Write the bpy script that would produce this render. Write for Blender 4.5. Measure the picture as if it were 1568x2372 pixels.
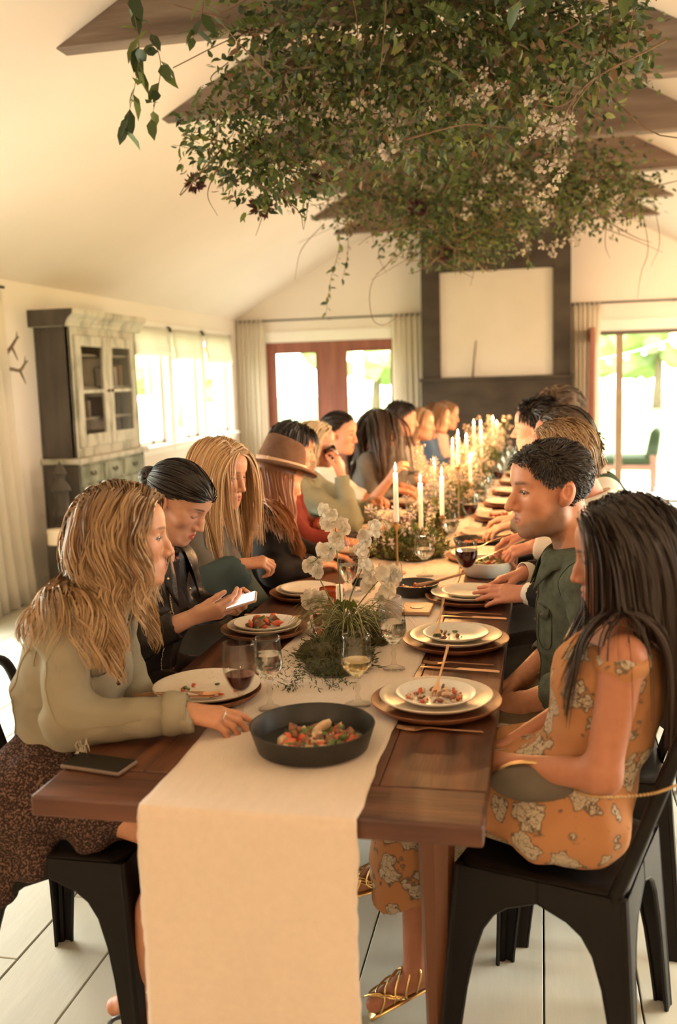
import bpy, bmesh, math, random
import numpy as np
from mathutils import Vector, Matrix, Quaternion

for _o in list(bpy.data.objects):
    bpy.data.objects.remove(_o, do_unlink=True)
scene = bpy.context.scene
COL = scene.collection
random.seed(7)
rng = np.random.default_rng(7)
PI = math.pi

# ---------------------------------------------------------------- camera
CAM_Z, YAW, PITCH, ROLL, FPX = 1.60, .2113, .1391, -.0303, 2203.0
_fw = Vector((-math.sin(YAW)*math.cos(PITCH), math.cos(YAW)*math.cos(PITCH), -math.sin(PITCH)))
_r0 = Vector((math.cos(YAW), math.sin(YAW), 0)); _u0 = _r0.cross(_fw)
_r = _r0*math.cos(ROLL) + _u0*math.sin(ROLL); _u = -_r0*math.sin(ROLL) + _u0*math.cos(ROLL)
cam = bpy.data.objects.new('camera', bpy.data.cameras.new('camera'))
COL.objects.link(cam)
cam.matrix_world = Matrix(((_r.x, _u.x, -_fw.x, 0), (_r.y, _u.y, -_fw.y, 0), (_r.z, _u.z, -_fw.z, CAM_Z), (0, 0, 0, 1)))
cam.data.sensor_fit = 'VERTICAL'; cam.data.sensor_height = 36; cam.data.sensor_width = 36*1568/2372
cam.data.lens = FPX*36/2372
cam.data.clip_start = .05; cam.data.clip_end = 300
cam.data.dof.use_dof = True; cam.data.dof.focus_distance = 2.95; cam.data.dof.aperture_fstop = 2.2
scene.camera = cam

# ---------------------------------------------------------------- world, light, exposure
w = bpy.data.worlds.new('sky'); scene.world = w; w.use_nodes = True
_bg = w.node_tree.nodes['Background']
_bg.inputs[0].default_value = (1, .98, .89, 1); _bg.inputs[1].default_value = 16.0

def lamp(name, kind, loc, power, color, **k):
    d = bpy.data.lights.new(name, kind); d.energy = power; d.color = color
    o = bpy.data.objects.new(name, d); COL.objects.link(o); o.location = loc
    for a, v in k.items():
        setattr(d, a, v)
    return o
WARM = (1, .645, .40)
# unseen warm lights: two behind the camera, three added along one wall as fill
lamp('unseen_bulb', 'POINT', (-2.2, -2.4, 2.0), 60, WARM, shadow_soft_size=.2)
lamp('unseen_bulb', 'POINT', (.9, -2.4, 1.9), 60, WARM, shadow_soft_size=.2)
lamp('unseen_bulb', 'POINT', (2.45, 5.9, 2.15), 110, WARM, shadow_soft_size=.2)
lamp('unseen_bulb', 'POINT', (2.45, 10.2, 2.15), 90, WARM, shadow_soft_size=.2)
lamp('unseen_bulb', 'POINT', (2.45, 1.6, 2.15), 25, WARM, shadow_soft_size=.2)
# portals guide the sampling of the daylight through the openings
def portal(x0, x1, y0, y1, z0, z1, n):
    d = bpy.data.lights.new('daylight_portal', 'AREA'); d.shape = 'RECTANGLE'
    d.cycles.is_portal = True
    o = bpy.data.objects.new('daylight_portal', d); COL.objects.link(o)
    o.location = ((x0+x1)/2, (y0+y1)/2, (z0+z1)/2)
    d.size = (y1-y0) if n[0] else (x1-x0); d.size_y = z1-z0
    z = -Vector(n); up = Vector((0, 0, 1)); x = up.cross(z)
    o.rotation_euler = Matrix((x, up, z)).transposed().to_euler()
portal(-4.0, -4.0, 2.2, 5.5, 0, 2.1, (1, 0, 0))
for _a, _b in ((8.6, 9.48), (9.62, 10.48), (10.62, 11.56)):
    portal(-4.0, -4.0, _a, _b, .98, 2.13, (1, 0, 0))
portal(-3.46, -1.78, 12.13, 12.13, .2, 2.08, (0, -1, 0))
portal(.6, 2.6, 12.13, 12.13, 0, 2.07, (0, -1, 0))
portal(2.95, 2.95, 2.4, 5.4, 0, 2.1, (-1, 0, 0))

vs = scene.view_settings
vs.view_transform = 'Standard'; vs.look = 'None'; vs.exposure = 0.30; vs.gamma = 1.0
vs.use_curve_mapping = False
cy = scene.cycles
cy.use_denoising = True
cy.use_adaptive_sampling = True; cy.adaptive_threshold = .035
cy.max_bounces = 8; cy.diffuse_bounces = 4; cy.glossy_bounces = 4; cy.transmission_bounces = 8; cy.transparent_max_bounces = 12
cy.sample_clamp_indirect = 4.0; cy.caustics_reflective = False; cy.caustics_refractive = False
cy.use_light_tree = True

# ---------------------------------------------------------------- helpers
def tag(o, label=None, cat=None, group=None, kind=None):
    if label: o['label'] = label
    if cat: o['category'] = cat
    if group: o['group'] = group
    if kind: o['kind'] = kind
    return o

def thing(name, label, cat, loc=(0, 0, 0), rz=0, group=None, kind=None):
    o = bpy.data.objects.new(name, None); COL.objects.link(o)
    o.location = loc; o.rotation_euler = (0, 0, rz); o.empty_display_size = .05
    return tag(o, label, cat, group, kind)

def copy_tree(o, parent=None):
    c = o.copy(); COL.objects.link(c); c.parent = parent
    for ch in list(o.children):
        copy_tree(ch, c)
    return c

def obj_from(name, v, f, mat, parent=None, loc=None, rot=None, smooth=False, sharp=None, cols=None):
    me = bpy.data.meshes.new(name)
    if isinstance(v, np.ndarray) and isinstance(f, np.ndarray):
        n = f.shape[1]; me.vertices.add(len(v)); me.vertices.foreach_set('co', v.astype(np.float32).ravel())
        me.loops.add(f.size); me.loops.foreach_set('vertex_index', f.astype(np.int32).ravel())
        me.polygons.add(len(f)); me.polygons.foreach_set('loop_start', np.arange(0, f.size, n, dtype=np.int32))
        me.update(calc_edges=True)
    else:
        me.from_pydata([tuple(map(float, p)) for p in v], [], f); me.update()
    if cols is not None:
        a = me.color_attributes.new('Col', 'FLOAT_COLOR', 'POINT')
        c = np.ones((len(v), 4), np.float32); c[:, :3] = cols
        a.data.foreach_set('color', c.ravel())
    if smooth:
        me.polygons.foreach_set('use_smooth', [True]*len(me.polygons))
        if sharp: me.set_sharp_from_angle(angle=math.radians(sharp))
    me.materials.append(M[mat] if isinstance(mat, str) else mat)
    o = bpy.data.objects.new(name, me); COL.objects.link(o)
    if parent is not None: o.parent = parent
    if loc is not None: o.location = loc
    if rot is not None: o.rotation_euler = rot
    return o

def unit(v):
    v = np.asarray(v, float); return v/max(1e-9, np.linalg.norm(v))

class MB:
    """collects shapes of one mesh"""
    def __init__(s): s.v = []; s.f = []
    def add(s, v, f):
        n = len(s.v); s.v += [tuple(p) for p in v]; s.f += [tuple(i+n for i in q) for q in f]; return s
    def box(s, x0, x1, y0, y1, z0, z1):
        v = [(x, y, z) for z in (z0, z1) for y in (y0, y1) for x in (x0, x1)]
        return s.add(v, [(0, 2, 3, 1), (4, 5, 7, 6), (0, 1, 5, 4), (2, 6, 7, 3), (0, 4, 6, 2), (1, 3, 7, 5)])
    def prism(s, pts, a0, a1, axis='z'):
        """outline pts (2d) extruded along axis"""
        n = len(pts)
        def p3(p, a):
            return {'z': (p[0], p[1], a), 'y': (p[0], a, p[1]), 'x': (a, p[0], p[1])}[axis]
        v = [p3(p, a0) for p in pts] + [p3(p, a1) for p in pts]
        f = [tuple(range(n-1, -1, -1)), tuple(range(n, 2*n))] + [(i, (i+1) % n, n+(i+1) % n, n+i) for i in range(n)]
        return s.add(v, f)
    def tube(s, path, r, n=8, cap=True, flat=1.0):
        P = np.asarray(path, float); m = len(P)
        R = np.full(m, r, float) if np.isscalar(r) else np.interp(np.linspace(0, 1, m), np.linspace(0, 1, len(r)), r)
        T = np.gradient(P, axis=0); T /= np.maximum(1e-9, np.linalg.norm(T, axis=1))[:, None]
        a = np.array((0, 0, 1.)) if abs(T[0][2]) < .9 else np.array((1., 0, 0))
        N = unit(np.cross(T[0], a)); v = []
        for i in range(m):
            N = unit(N-T[i]*N.dot(T[i])); B = np.cross(T[i], N)
            for k in range(n):
                t = 2*PI*k/n
                v.append(P[i]+R[i]*(math.cos(t)*N+math.sin(t)*B*flat))
        f = [(i*n+k, i*n+(k+1) % n, (i+1)*n+(k+1) % n, (i+1)*n+k) for i in range(m-1) for k in range(n)]
        if cap: f += [tuple(range(n-1, -1, -1)), tuple((m-1)*n+k for k in range(n))]
        return s.add(v, f)
    def lathe(s, prof, n=24, c=(0, 0, 0), wob=None):
        v = []; f = []; rings = []
        for r, z in prof:
            if r < 1e-6:
                rings.append([len(v)]); v.append((c[0], c[1], c[2]+z))
            else:
                rings.append(list(range(len(v), len(v)+n)))
                for k in range(n):
                    t = 2*PI*k/n; q = r*(wob(t) if wob else 1)
                    v.append((c[0]+q*math.cos(t), c[1]+q*math.sin(t), c[2]+z))
        for a, b in zip(rings, rings[1:]):
            for k in range(n):
                A = [a[k % len(a)], a[(k+1) % len(a)]]; B = [b[k % len(b)], b[(k+1) % len(b)]]
                q = [A[0], A[1], B[1], B[0]]; q = [x for i, x in enumerate(q) if x not in q[:i]]
                if len(q) > 2: f.append(tuple(q))
        return s.add(v, f)
    def sheet(s, G, closed=False):
        G = np.asarray(G, float); m, n = G.shape[:2]
        v = G.reshape(-1, 3); nn = n if closed else n-1
        f = [(i*n+j, i*n+(j+1) % n, (i+1)*n+(j+1) % n, (i+1)*n+j) for i in range(m-1) for j in range(nn)]
        return s.add(v, f)
    def ball(s, c, r, n=8, m=6, R=None):
        r = (r, r, r) if np.isscalar(r) else r
        v = [(0, 0, -1)]+[(math.cos(2*PI*k/n)*math.cos(a), math.sin(2*PI*k/n)*math.cos(a), math.sin(a))
             for a in [-PI/2+PI*i/m for i in range(1, m)] for k in range(n)]+[(0, 0, 1)]
        V = np.array(v)*np.array(r)
        if R is not None: V = V@np.asarray(R).T
        V = V+np.asarray(c)
        f = [(0, 1+(k+1) % n, 1+k) for k in range(n)]
        f += [(1+i*n+k, 1+i*n+(k+1) % n, 1+(i+1)*n+(k+1) % n, 1+(i+1)*n+k) for i in range(m-2) for k in range(n)]
        e = len(v)-1; f += [(e, e-n+k, e-n+(k+1) % n) for k in range(n)]
        return s.add(V, f)
    def build(s, name, mat, parent=None, loc=None, rot=None, smooth=False, sharp=None, bevel=None, seg=2):
        o = obj_from(name, s.v, s.f, mat, parent, loc, rot, smooth, sharp)
        if bevel:
            b = o.modifiers.new('bevel', 'BEVEL'); b.width = bevel; b.segments = seg; b.limit_method = 'ANGLE'; b.angle_limit = math.radians(40)
        return o

def bez(p, n=20):
    """smooth curve through points (Catmull-Rom)"""
    p = np.asarray(p, float); q = np.vstack([2*p[0]-p[1], p, 2*p[-1]-p[-2]]); out = []
    m = len(p)-1
    for t in np.linspace(0, m, n):
        i = min(int(t), m-1); u = t-i; a, b, c, d = q[i:i+4]
        out.append(.5*((2*b)+(-a+c)*u+(2*a-5*b+4*c-d)*u*u+(-a+3*b-3*c+d)*u**3))
    return np.array(out)

def blob(mb, c, r, seed, n=8, m=6, j=.25):
    g = np.random.default_rng(seed); a = len(mb.v)
    q = Quaternion(unit(g.normal(size=3)), g.uniform(0, PI)).to_matrix()
    mb.ball(c, r, n, m, np.array(q))
    for i in range(a, len(mb.v)):
        p = np.array(mb.v[i]); mb.v[i] = tuple(np.asarray(c)+(p-np.asarray(c))*(1+g.uniform(-j, j)))
    return mb

# ---------------------------------------------------------------- materials
M = {}
def lin(c):
    return tuple(((x/255/12.92) if x/255 <= .04045 else ((x/255+.055)/1.055)**2.4) for x in c)

def mat(name, col, rough=.6, metal=0., col2=None, scale=8., stretch=(1, 1, 1), detail=4., bump=0., bscale=None, spec=None,
        contrast=(.35, .65), coord='Object', sss=0., trans=0., ior=1.45, emit=None, estr=0., coat=0., kind='noise', sheen=0., vcol=False, translucent=0., rough2=None):
    m = bpy.data.materials.new(name); m.use_nodes = True; nt = m.node_tree; N = nt.nodes; L = nt.links
    p = N['Principled BSDF']; out = N['Material Output']
    p.inputs['Base Color'].default_value = (*col, 1); p.inputs['Roughness'].default_value = rough; p.inputs['Metallic'].default_value = metal
    p.inputs['IOR'].default_value = ior
    if spec is not None: p.inputs['Specular IOR Level'].default_value = spec
    if sss:
        p.inputs['Subsurface Weight'].default_value = sss; p.inputs['Subsurface Radius'].default_value = (.012, .005, .003); p.inputs['Subsurface Scale'].default_value = 1.0
    if trans: p.inputs['Transmission Weight'].default_value = trans
    if coat: p.inputs['Coat Weight'].default_value = coat
    if sheen: p.inputs['Sheen Weight'].default_value = sheen
    if emit: p.inputs['Emission Color'].default_value = (*emit, 1); p.inputs['Emission Strength'].default_value = estr
    src = None
    if col2 is not None or bump:
        tc = N.new('ShaderNodeTexCoord'); mp = N.new('ShaderNodeMapping'); mp.inputs['Scale'].default_value = stretch
        L.new(tc.outputs[coord], mp.inputs['Vector'])
    if col2 is not None:
        if kind == 'noise':
            t = N.new('ShaderNodeTexNoise'); t.inputs['Scale'].default_value = scale; t.inputs['Detail'].default_value = detail; o_ = t.outputs['Fac']
        elif kind == 'voronoi':
            t = N.new('ShaderNodeTexVoronoi'); t.inputs['Scale'].default_value = scale; o_ = t.outputs['Distance']
        else:
            t = N.new('ShaderNodeTexWave'); t.inputs['Scale'].default_value = scale; t.inputs['Distortion'].default_value = 6; t.inputs['Detail'].default_value = detail; t.inputs['Detail Scale'].default_value = 1.5; o_ = t.outputs['Fac']
        L.new(mp.outputs[0], t.inputs['Vector'])
        cr = N.new('ShaderNodeValToRGB'); cr.color_ramp.elements[0].position = contrast[0]; cr.color_ramp.elements[1].position = contrast[1]
        cr.color_ramp.elements[0].color = (*col, 1); cr.color_ramp.elements[1].color = (*col2, 1)
        L.new(o_, cr.inputs[0]); src = cr.outputs[0]
        if rough2 is not None:
            mr = N.new('ShaderNodeMapRange'); mr.inputs['To Min'].default_value = rough; mr.inputs['To Max'].default_value = rough2
            L.new(o_, mr.inputs[0]); L.new(mr.outputs[0], p.inputs['Roughness'])
    if vcol:
        at = N.new('ShaderNodeAttribute'); at.attribute_name = 'Col'
        if src is not None:
            mx = N.new('ShaderNodeMix'); mx.data_type = 'RGBA'; mx.blend_type = 'MULTIPLY'; mx.inputs[0].default_value = 1
            L.new(at.outputs['Color'], mx.inputs[6]); L.new(src, mx.inputs[7]); src = mx.outputs[2]
        else: src = at.outputs['Color']
    if src is not None: L.new(src, p.inputs['Base Color'])
    if bump:
        t2 = N.new('ShaderNodeTexNoise'); t2.inputs['Scale'].default_value = bscale or scale*4; t2.inputs['Detail'].default_value = 3
        L.new(mp.outputs[0], t2.inputs['Vector'])
        b = N.new('ShaderNodeBump'); b.inputs['Strength'].default_value = bump; b.inputs['Distance'].default_value = .01
        L.new(t2.outputs['Fac'], b.inputs['Height']); L.new(b.outputs[0], p.inputs['Normal'])
    if translucent:
        tr = N.new('ShaderNodeBsdfTranslucent'); ms = N.new('ShaderNodeMixShader'); ms.inputs[0].default_value = translucent
        if src is not None: L.new(src, tr.inputs[0])
        else: tr.inputs[0].default_value = (*col, 1)
        L.new(p.outputs[0], ms.inputs[1]); L.new(tr.outputs[0], ms.inputs[2]); L.new(ms.outputs[0], out.inputs[0])
    M[name] = m
    return m

def pane_mat(name, tint=(1, 1, 1), refl=.08):
    m = bpy.data.materials.new(name); m.use_nodes = True; nt = m.node_tree; N = nt.nodes; L = nt.links
    N.remove(N['Principled BSDF']); out = N['Material Output']
    t = N.new('ShaderNodeBsdfTransparent'); t.inputs[0].default_value = (*tint, 1)
    g = N.new('ShaderNodeBsdfGlossy'); g.inputs['Roughness'].default_value = .02
    lw = N.new('ShaderNodeLayerWeight'); lw.inputs[0].default_value = .5; pw = N.new('ShaderNodeMath'); pw.operation = 'POWER'; pw.inputs[1].default_value = 4.0; L.new(lw.outputs['Facing'], pw.inputs[0])
    ma = N.new('ShaderNodeMath'); ma.operation = 'MULTIPLY_ADD'; ma.inputs[1].default_value = .8; ma.inputs[2].default_value = refl*.5; L.new(pw.outputs[0], ma.inputs[0])
    ms = N.new('ShaderNodeMixShader'); L.new(ma.outputs[0], ms.inputs[0]); L.new(t.outputs[0], ms.inputs[1]); L.new(g.outputs[0], ms.inputs[2]); L.new(ms.outputs[0], out.inputs[0])
    M[name] = m
    return m

mat('wall', (.80, .735, .645), .85, col2=(.84, .775, .685), scale=1.2, bump=.05, bscale=40)
mat('ceiling', (.76, .695, .615), .9, col2=(.80, .735, .655), scale=.8, bump=.03, bscale=30)
mat('trim', (.86, .83, .76), .5, col2=(.88, .85, .78), scale=3)
mat('beam', (.085, .055, .038), .85, col2=(.20, .145, .105), scale=3.5, stretch=(.35, 2, 3.5), contrast=(.3, .75), bump=.5, bscale=14)
mat('floor_gap', (.05, .045, .035), .9)
mat('plank', (.47, .47, .38), .42, col2=(.57, .56, .46), scale=2.2, stretch=(3, .5, 1), contrast=(.3, .7), bump=.08, bscale=18, rough2=.6)
mat('curtain', (.93, .88, .78), .9, translucent=.6)
mat('shade', (.86, .83, .74), .9, translucent=.35)
mat('rod', (.05, .045, .035), .5, .6)
mat('redwood', (.20, .062, .040), .5, col2=(.27, .092, .058), scale=3, stretch=(4, 4, .6), bump=.1)
mat('bronze', (.10, .075, .055), .5, .3); mat('frame_tan', (.27, .19, .13), .6, col2=(.33, .24, .17), scale=5)
mat('stone_dark', (.042, .033, .025), .75, spec=.2, col2=(.068, .055, .041), scale=2.5, stretch=(1, 1, 2), bump=.12, bscale=9)
mat('panel_white', (.62, .56, .47), .8, col2=(.66, .60, .51), scale=2)
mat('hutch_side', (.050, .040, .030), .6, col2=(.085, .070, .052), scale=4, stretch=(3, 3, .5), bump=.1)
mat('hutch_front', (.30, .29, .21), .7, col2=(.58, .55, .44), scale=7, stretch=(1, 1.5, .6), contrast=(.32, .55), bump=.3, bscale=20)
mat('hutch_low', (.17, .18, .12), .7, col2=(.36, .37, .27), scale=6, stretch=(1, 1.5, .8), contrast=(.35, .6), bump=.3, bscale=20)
mat('hutch_in', (.30, .26, .19), .8, col2=(.38, .33, .25), scale=5)
mat('table_wood', (.036, .012, .007), .30, col2=(.15, .054, .026), scale=3.4, stretch=(6, .55, 3), contrast=(.36, .72), bump=.10, bscale=20, rough2=.5)
mat('table_wood_end', (.036, .012, .007), .30, col2=(.15, .054, .026), scale=3.4, stretch=(.55, 6, 3), contrast=(.36, .72), bump=.10, bscale=20, rough2=.5)
mat('table_leg', (.11, .040, .018), .4, col2=(.24, .095, .042), scale=3, stretch=(4, 4, .4), contrast=(.3, .7), bump=.08)
mat('linen', (.66, .545, .445), .95, col2=(.71, .595, .49), scale=70, stretch=(1, .25, 1), contrast=(.2, .8), bump=.12, bscale=380, sheen=.2)
mat('black_metal', (.0055, .0042, .0035), .45, .0, spec=.22, col2=(.009, .007, .0055), scale=4, bump=.04, bscale=30)
mat('charger', (.17, .062, .028), .42, col2=(.30, .12, .055), scale=5, stretch=(1, 6, 1), contrast=(.3, .7), bump=.06)
mat('stoneware', (.70, .60, .47), .32, col2=(.62, .51, .39), scale=60, contrast=(.55, .75), bump=.03)
mat('stoneware_white', (.78, .72, .63), .3, col2=(.70, .63, .53), scale=50, contrast=(.55, .75))
mat('pan_black', (.013, .013, .011), .42, col2=(.020, .019, .016), scale=20, bump=.06, bscale=90)
mat('copper', (.62, .36, .20), .28, .9, col2=(.50, .28, .16), scale=10)
mat('brass', (.55, .36, .16), .3, .95)
mat('gold', (.80, .55, .22), .22, 1.)
mat('silver', (.75, .72, .68), .2, 1.)
mat('wax', (.88, .78, .62), .5, sss=.5, emit=(1, .62, .30), estr=.12)
mat('flame', (1, .7, .3), .5, emit=(1, .70, .34), estr=38)
mat('wick', (.02, .015, .01), .9)
mat('glass', (1, 1, 1), .0, trans=1., ior=1.45)
mat('frosted', (.85, .70, .58), .35, trans=.55, ior=1.3)
mat('water', (.97, .98, .97), .0, trans=1., ior=1.33)
mat('white_wine', (.93, .80, .48), .0, trans=1., ior=1.34)
mat('red_wine', (.035, .004, .006), .03, coat=.5)
mat('orange_glass', (.85, .16, .04), .05, trans=.75, ior=1.4)
pane_mat('pane'); pane_mat('thin_glass', (.97, .97, .96))
mat('phone_black', (.004, .004, .004), .25, spec=.3)
mat('phone_case', (.16, .11, .08), .4)
mat('phone_case_pink', (.45, .30, .24), .4)
mat('screen_on', (.9, .93, 1), .2, emit=(.86, .93, 1), estr=2.6)
mat('food_red', (.45, .055, .020), .35, col2=(.60, .13, .05), scale=40)
mat('food_green', (.055, .085, .020), .45, col2=(.16, .20, .055), scale=40)
mat('food_cream', (.62, .45, .28), .5, col2=(.50, .33, .19), scale=40)
mat('food_brown', (.15, .055, .03), .45, col2=(.26, .11, .05), scale=40)
mat('board_wood', (.28, .15, .075), .5, col2=(.40, .23, .12), scale=4, stretch=(1, 6, 1))
mat('lawn', (.16, .24, .07), .9, col2=(.27, .34, .13), scale=.7)
mat('deck', (.60, .58, .52), .8, col2=(.68, .66, .60), scale=2)
mat('tree_leaf', (.16, .24, .09), .8, col2=(.32, .42, .18), scale=1.2, bump=.8, bscale=3)
mat('tree_bark', (.12, .09, .06), .9, col2=(.20, .15, .10), scale=6)
mat('cushion_green', (.010, .022, .009), .9, spec=.1, col2=(.015, .030, .013), scale=12)
mat('wood_pink', (.12, .055, .035), .7, col2=(.16, .075, .048), scale=4)
mat('bulb', (1, .9, .7), .3, emit=(1, .85, .6), estr=14)
mat('antler', (.10, .07, .045), .7, col2=(.17, .12, .08), scale=9)

# ---------------------------------------------------------------- the room
XL, XR, YF, YB, ZW, RX, SL = -3.83, 2.77, 11.96, -3.0, 2.39, -.53, .55
ZR = ZW+SL*(RX-XL)
def struct(o, label, cat='wall'):
    return tag(o, label, cat, kind='structure')

mb = MB().box(XL-.2, XR+.2, YB-.2, YF+.2, -.12, -.022)
floor = struct(mb.build('floor', 'floor_gap'), 'pale painted plank floor of the dining room', 'floor')
g = random.Random(3)
x = -1.45-.243*10
while x < XR:
    y = YB-g.uniform(0, 2.0)
    while y < YF:
        ln = g.uniform(2.2, 3.6)
        y1 = y+ln
        if abs(x+1.45) < .13 and y < 2.2 < y1 and False: pass
        a, b = max(y, YB), min(y1, YF+.1)
        if b-a > .2:
            m_ = MB().box(max(x+.0025, XL-.1), min(x+.2405, XR+.1), a+.002, b-.002, -.022, g.uniform(-.0012, 0))
            m_.build('plank', 'plank', floor, bevel=.002, seg=1)
        y = y1
    x += .243

def wall_grid(mb, along, lo, hi, z0, z1, fixed0, fixed1, holes):
    """a wall from lo to hi with rectangular holes (a0,a1,z0,z1)"""
    cuts = sorted({lo, hi, *[h[0] for h in holes], *[h[1] for h in holes]})
    zs = sorted({z0, z1, *[h[2] for h in holes], *[h[3] for h in holes]})
    for a, b in zip(cuts, cuts[1:]):
        for c, d in zip(zs, zs[1:]):
            if any(h[0] <= a+1e-6 and b <= h[1]+1e-6 and h[2] <= c+1e-6 and d <= h[3]+1e-6 for h in holes): continue
            if along == 'y': mb.box(fixed0, fixed1, a, b, c, d)
            else: mb.box(a, b, fixed0, fixed1, c, d)
WIN = [(8.60, 9.48), (9.62, 10.48), (10.62, 11.56)]
mb = MB(); wall_grid(mb, 'y', YB, YF, -.02, ZW+.04, XL-.16, XL, [(2.2, 5.5, -.02, 2.1)]+[(a, b, .98, 2.13) for a, b in WIN])
struct(mb.build('wall_left', 'wall'), 'cream side wall behind the painted hutch')
mb = MB(); wall_grid(mb, 'y', YB, YF, -.02, ZW+.04, XR, XR+.16, [(2.4, 5.4, -.02, 2.1)])
struct(mb.build('wall_right', 'wall'), 'cream side wall of the room opposite the hutch')
mb = MB(); wall_grid(mb, 'x', XL-.16, XR+.16, -.02, ZW, YF, YF+.16, [(-3.46, -1.78, -.02, 2.08), (.60, 2.6, -.02, 2.07)])
mb.prism([(XL-.16, ZW), (XR+.16, ZW), (RX, ZR+.1)], YF, YF+.16, 'y')
struct(mb.build('wall_far', 'wall'), 'cream gable wall behind the dark fireplace')
mb = MB().box(XL-.16, XR+.16, YB-.16, YB, -.02, ZW)
mb.prism([(XL-.16, ZW), (XR+.16, ZW), (RX, ZR+.1)], YB-.16, YB, 'y')
struct(mb.build('wall_back', 'wall'), 'plain cream gable wall facing the fireplace')
mb = MB()
for sgn, xe in ((-1, XL-.2), (1, XR+.2)):
    ze = ZW-SL*.2
    mb.prism([(xe, ze), (RX, ZR), (RX, ZR+.12), (xe, ze+.12)], YB-.1, YF+.1, 'y')
struct(mb.build('ceiling', 'ceiling'), 'smooth cream vaulted ceiling with two slopes', 'ceiling')

# tie beams
ZB = 3.23
for i, yb in enumerate((4.57, 5.90, 7.22, 8.54, 9.85, 10.95)):
    d = .34; xl = RX-(ZR-ZB)/SL-.015; dx = d/SL
    pts = [(xl, ZB), (2*RX-xl, ZB), (2*RX-xl-dx, ZB+d), (xl+dx, ZB+d)]
    o = MB().prism(pts, yb-.06, yb+.06, 'y').build('ceiling_beam', 'beam', bevel=.006)
    where = ('with its end bare beside the hanging leaves', 'second in the row behind the leafy vines', 'third in the row above the table',
             'fourth in the row above the flowers', 'fifth in the row toward the fireplace', 'last in the row before the fireplace')[i]
    tag(o, 'rough brown timber tie beam, ' + where, 'beam', 'ceiling tie beams', 'structure')

# left wall windows with roman shades
for i, (a, b) in enumerate(WIN):
    w_ = struct(MB().box(XL-.03, XL+.02, a-.06, b+.06, .90, .98).build('window_%d' % (i+1), 'trim'),
                ('white framed window next to the painted hutch', 'white framed window between two others on the side wall', 'white framed window beside the corner curtain')[i], 'window')
    fr = MB()
    for y0, y1, z0, z1 in ((a-.07, a, .98, 2.20), (b, b+.07, .98, 2.20), (a-.07, b+.07, 2.13, 2.22)):
        fr.box(XL-.005, XL+.022, y0, y1, z0, z1)
    fr.build('window_frame', 'trim', w_, bevel=.004)
    MB().box(XL-.06, XL+.075, a-.08, b+.08, .955, .985).build('window_sill', 'trim', w_, bevel=.005)
    sa = MB(); mid = a+(b-a)*.66
    for y0, y1 in ((a, a+.045), (mid-.03, mid+.03), (b-.045, b)):
        sa.box(XL-.10, XL-.06, y0, y1, .985, 2.13)
    for z0, z1 in ((.985, 1.03), (2.08, 2.13)):
        sa.box(XL-.10, XL-.06, a, b, z0, z1)
    sa.build('sash', 'trim', w_, bevel=.004)
    for y0, y1 in ((a+.045, mid-.03), (mid+.03, b-.045)):
        MB().box(XL-.085, XL-.081, y0, y1, 1.03, 2.08).build('pane', 'pane', w_)
    zb = (1.885, 1.865, 1.83)[i]
    G = []
    for z, dx in ((2.17, .03), (2.05, .032), (zb+.13, .03), (zb+.10, .05), (zb+.06, .045), (zb+.05, .06), (zb+.012, .055), (zb, .035)):
        G.append([(XL+dx+.006*math.sin(9*t+i), a-.02+(b-a+.04)*t, z) for t in np.linspace(0, 1, 12)])
    o = MB().sheet(G).build('roman_shade', 'shade', smooth=True)
    s_ = o.modifiers.new('thick', 'SOLIDIFY'); s_.thickness = .006
    tag(o, ('folded cream roman shade over the window next to the hutch', 'folded cream roman shade over the middle side window', 'folded cream roman shade over the window beside the corner curtain')[i], 'window shade', 'roman shades')

# french doors
for i, (x0, x1, px0, px1) in enumerate(((-3.46, -2.605, -3.337, -2.795), (-2.60, -1.78, -2.407, -1.833))):
    d_ = struct(MB().box(x0, x1, YF+.05, YF+.055, .0, .02).build('door_%d' % (i+1), 'redwood'),
                ('red-brown glazed door leaf beside the corner curtain', 'red-brown glazed door leaf beside the fireplace curtain')[i], 'door')
    st = MB().box(x0, px0, YF+.02, YF+.065, .02, 2.08).box(px1, x1, YF+.02, YF+.065, .02, 2.08)
    st.build('stile', 'redwood', d_, bevel=.004)
    MB().box(px0, px1, YF+.02, YF+.065, 1.945, 2.08).box(px0, px1, YF+.02, YF+.065, .02, .32).build('rail', 'redwood', d_, bevel=.004)
    bead = MB()
    for a in ((px0-.012, px0+.012, .32, 1.945), (px1-.012, px1+.012, .32, 1.945), (px0, px1, 1.935, 1.958), (px0, px1, .31, .33)):
        bead.box(a[0], a[1], YF+.012, YF+.03, a[2], a[3])
    bead.build('glazing_bead', 'redwood', d_)
    MB().box(px0, px1, YF+.04, YF+.045, .32, 1.945).build('pane', 'pane', d_)
    hx = x1-.07 if i == 0 else x0+.07
    MB().tube([(hx, YF+.02, 1.0), (hx, YF-.03, 1.0), (hx+(-.09 if i == 0 else .09), YF-.035, 1.0)], .009).build('door_handle', 'bronze', d_, smooth=True)
tr = MB()
for a in ((-3.58, -3.46, 0, 2.2), (-1.78, -1.66, 0, 2.2), (-3.60, -1.64, 2.08, 2.22)):
    tr.box(a[0], a[1], YF-.025, YF+.005, a[2], a[3])
struct(tr.build('trim_1', 'trim', bevel=.004), 'white casing around the red-brown glazed doors', 'trim')
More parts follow.
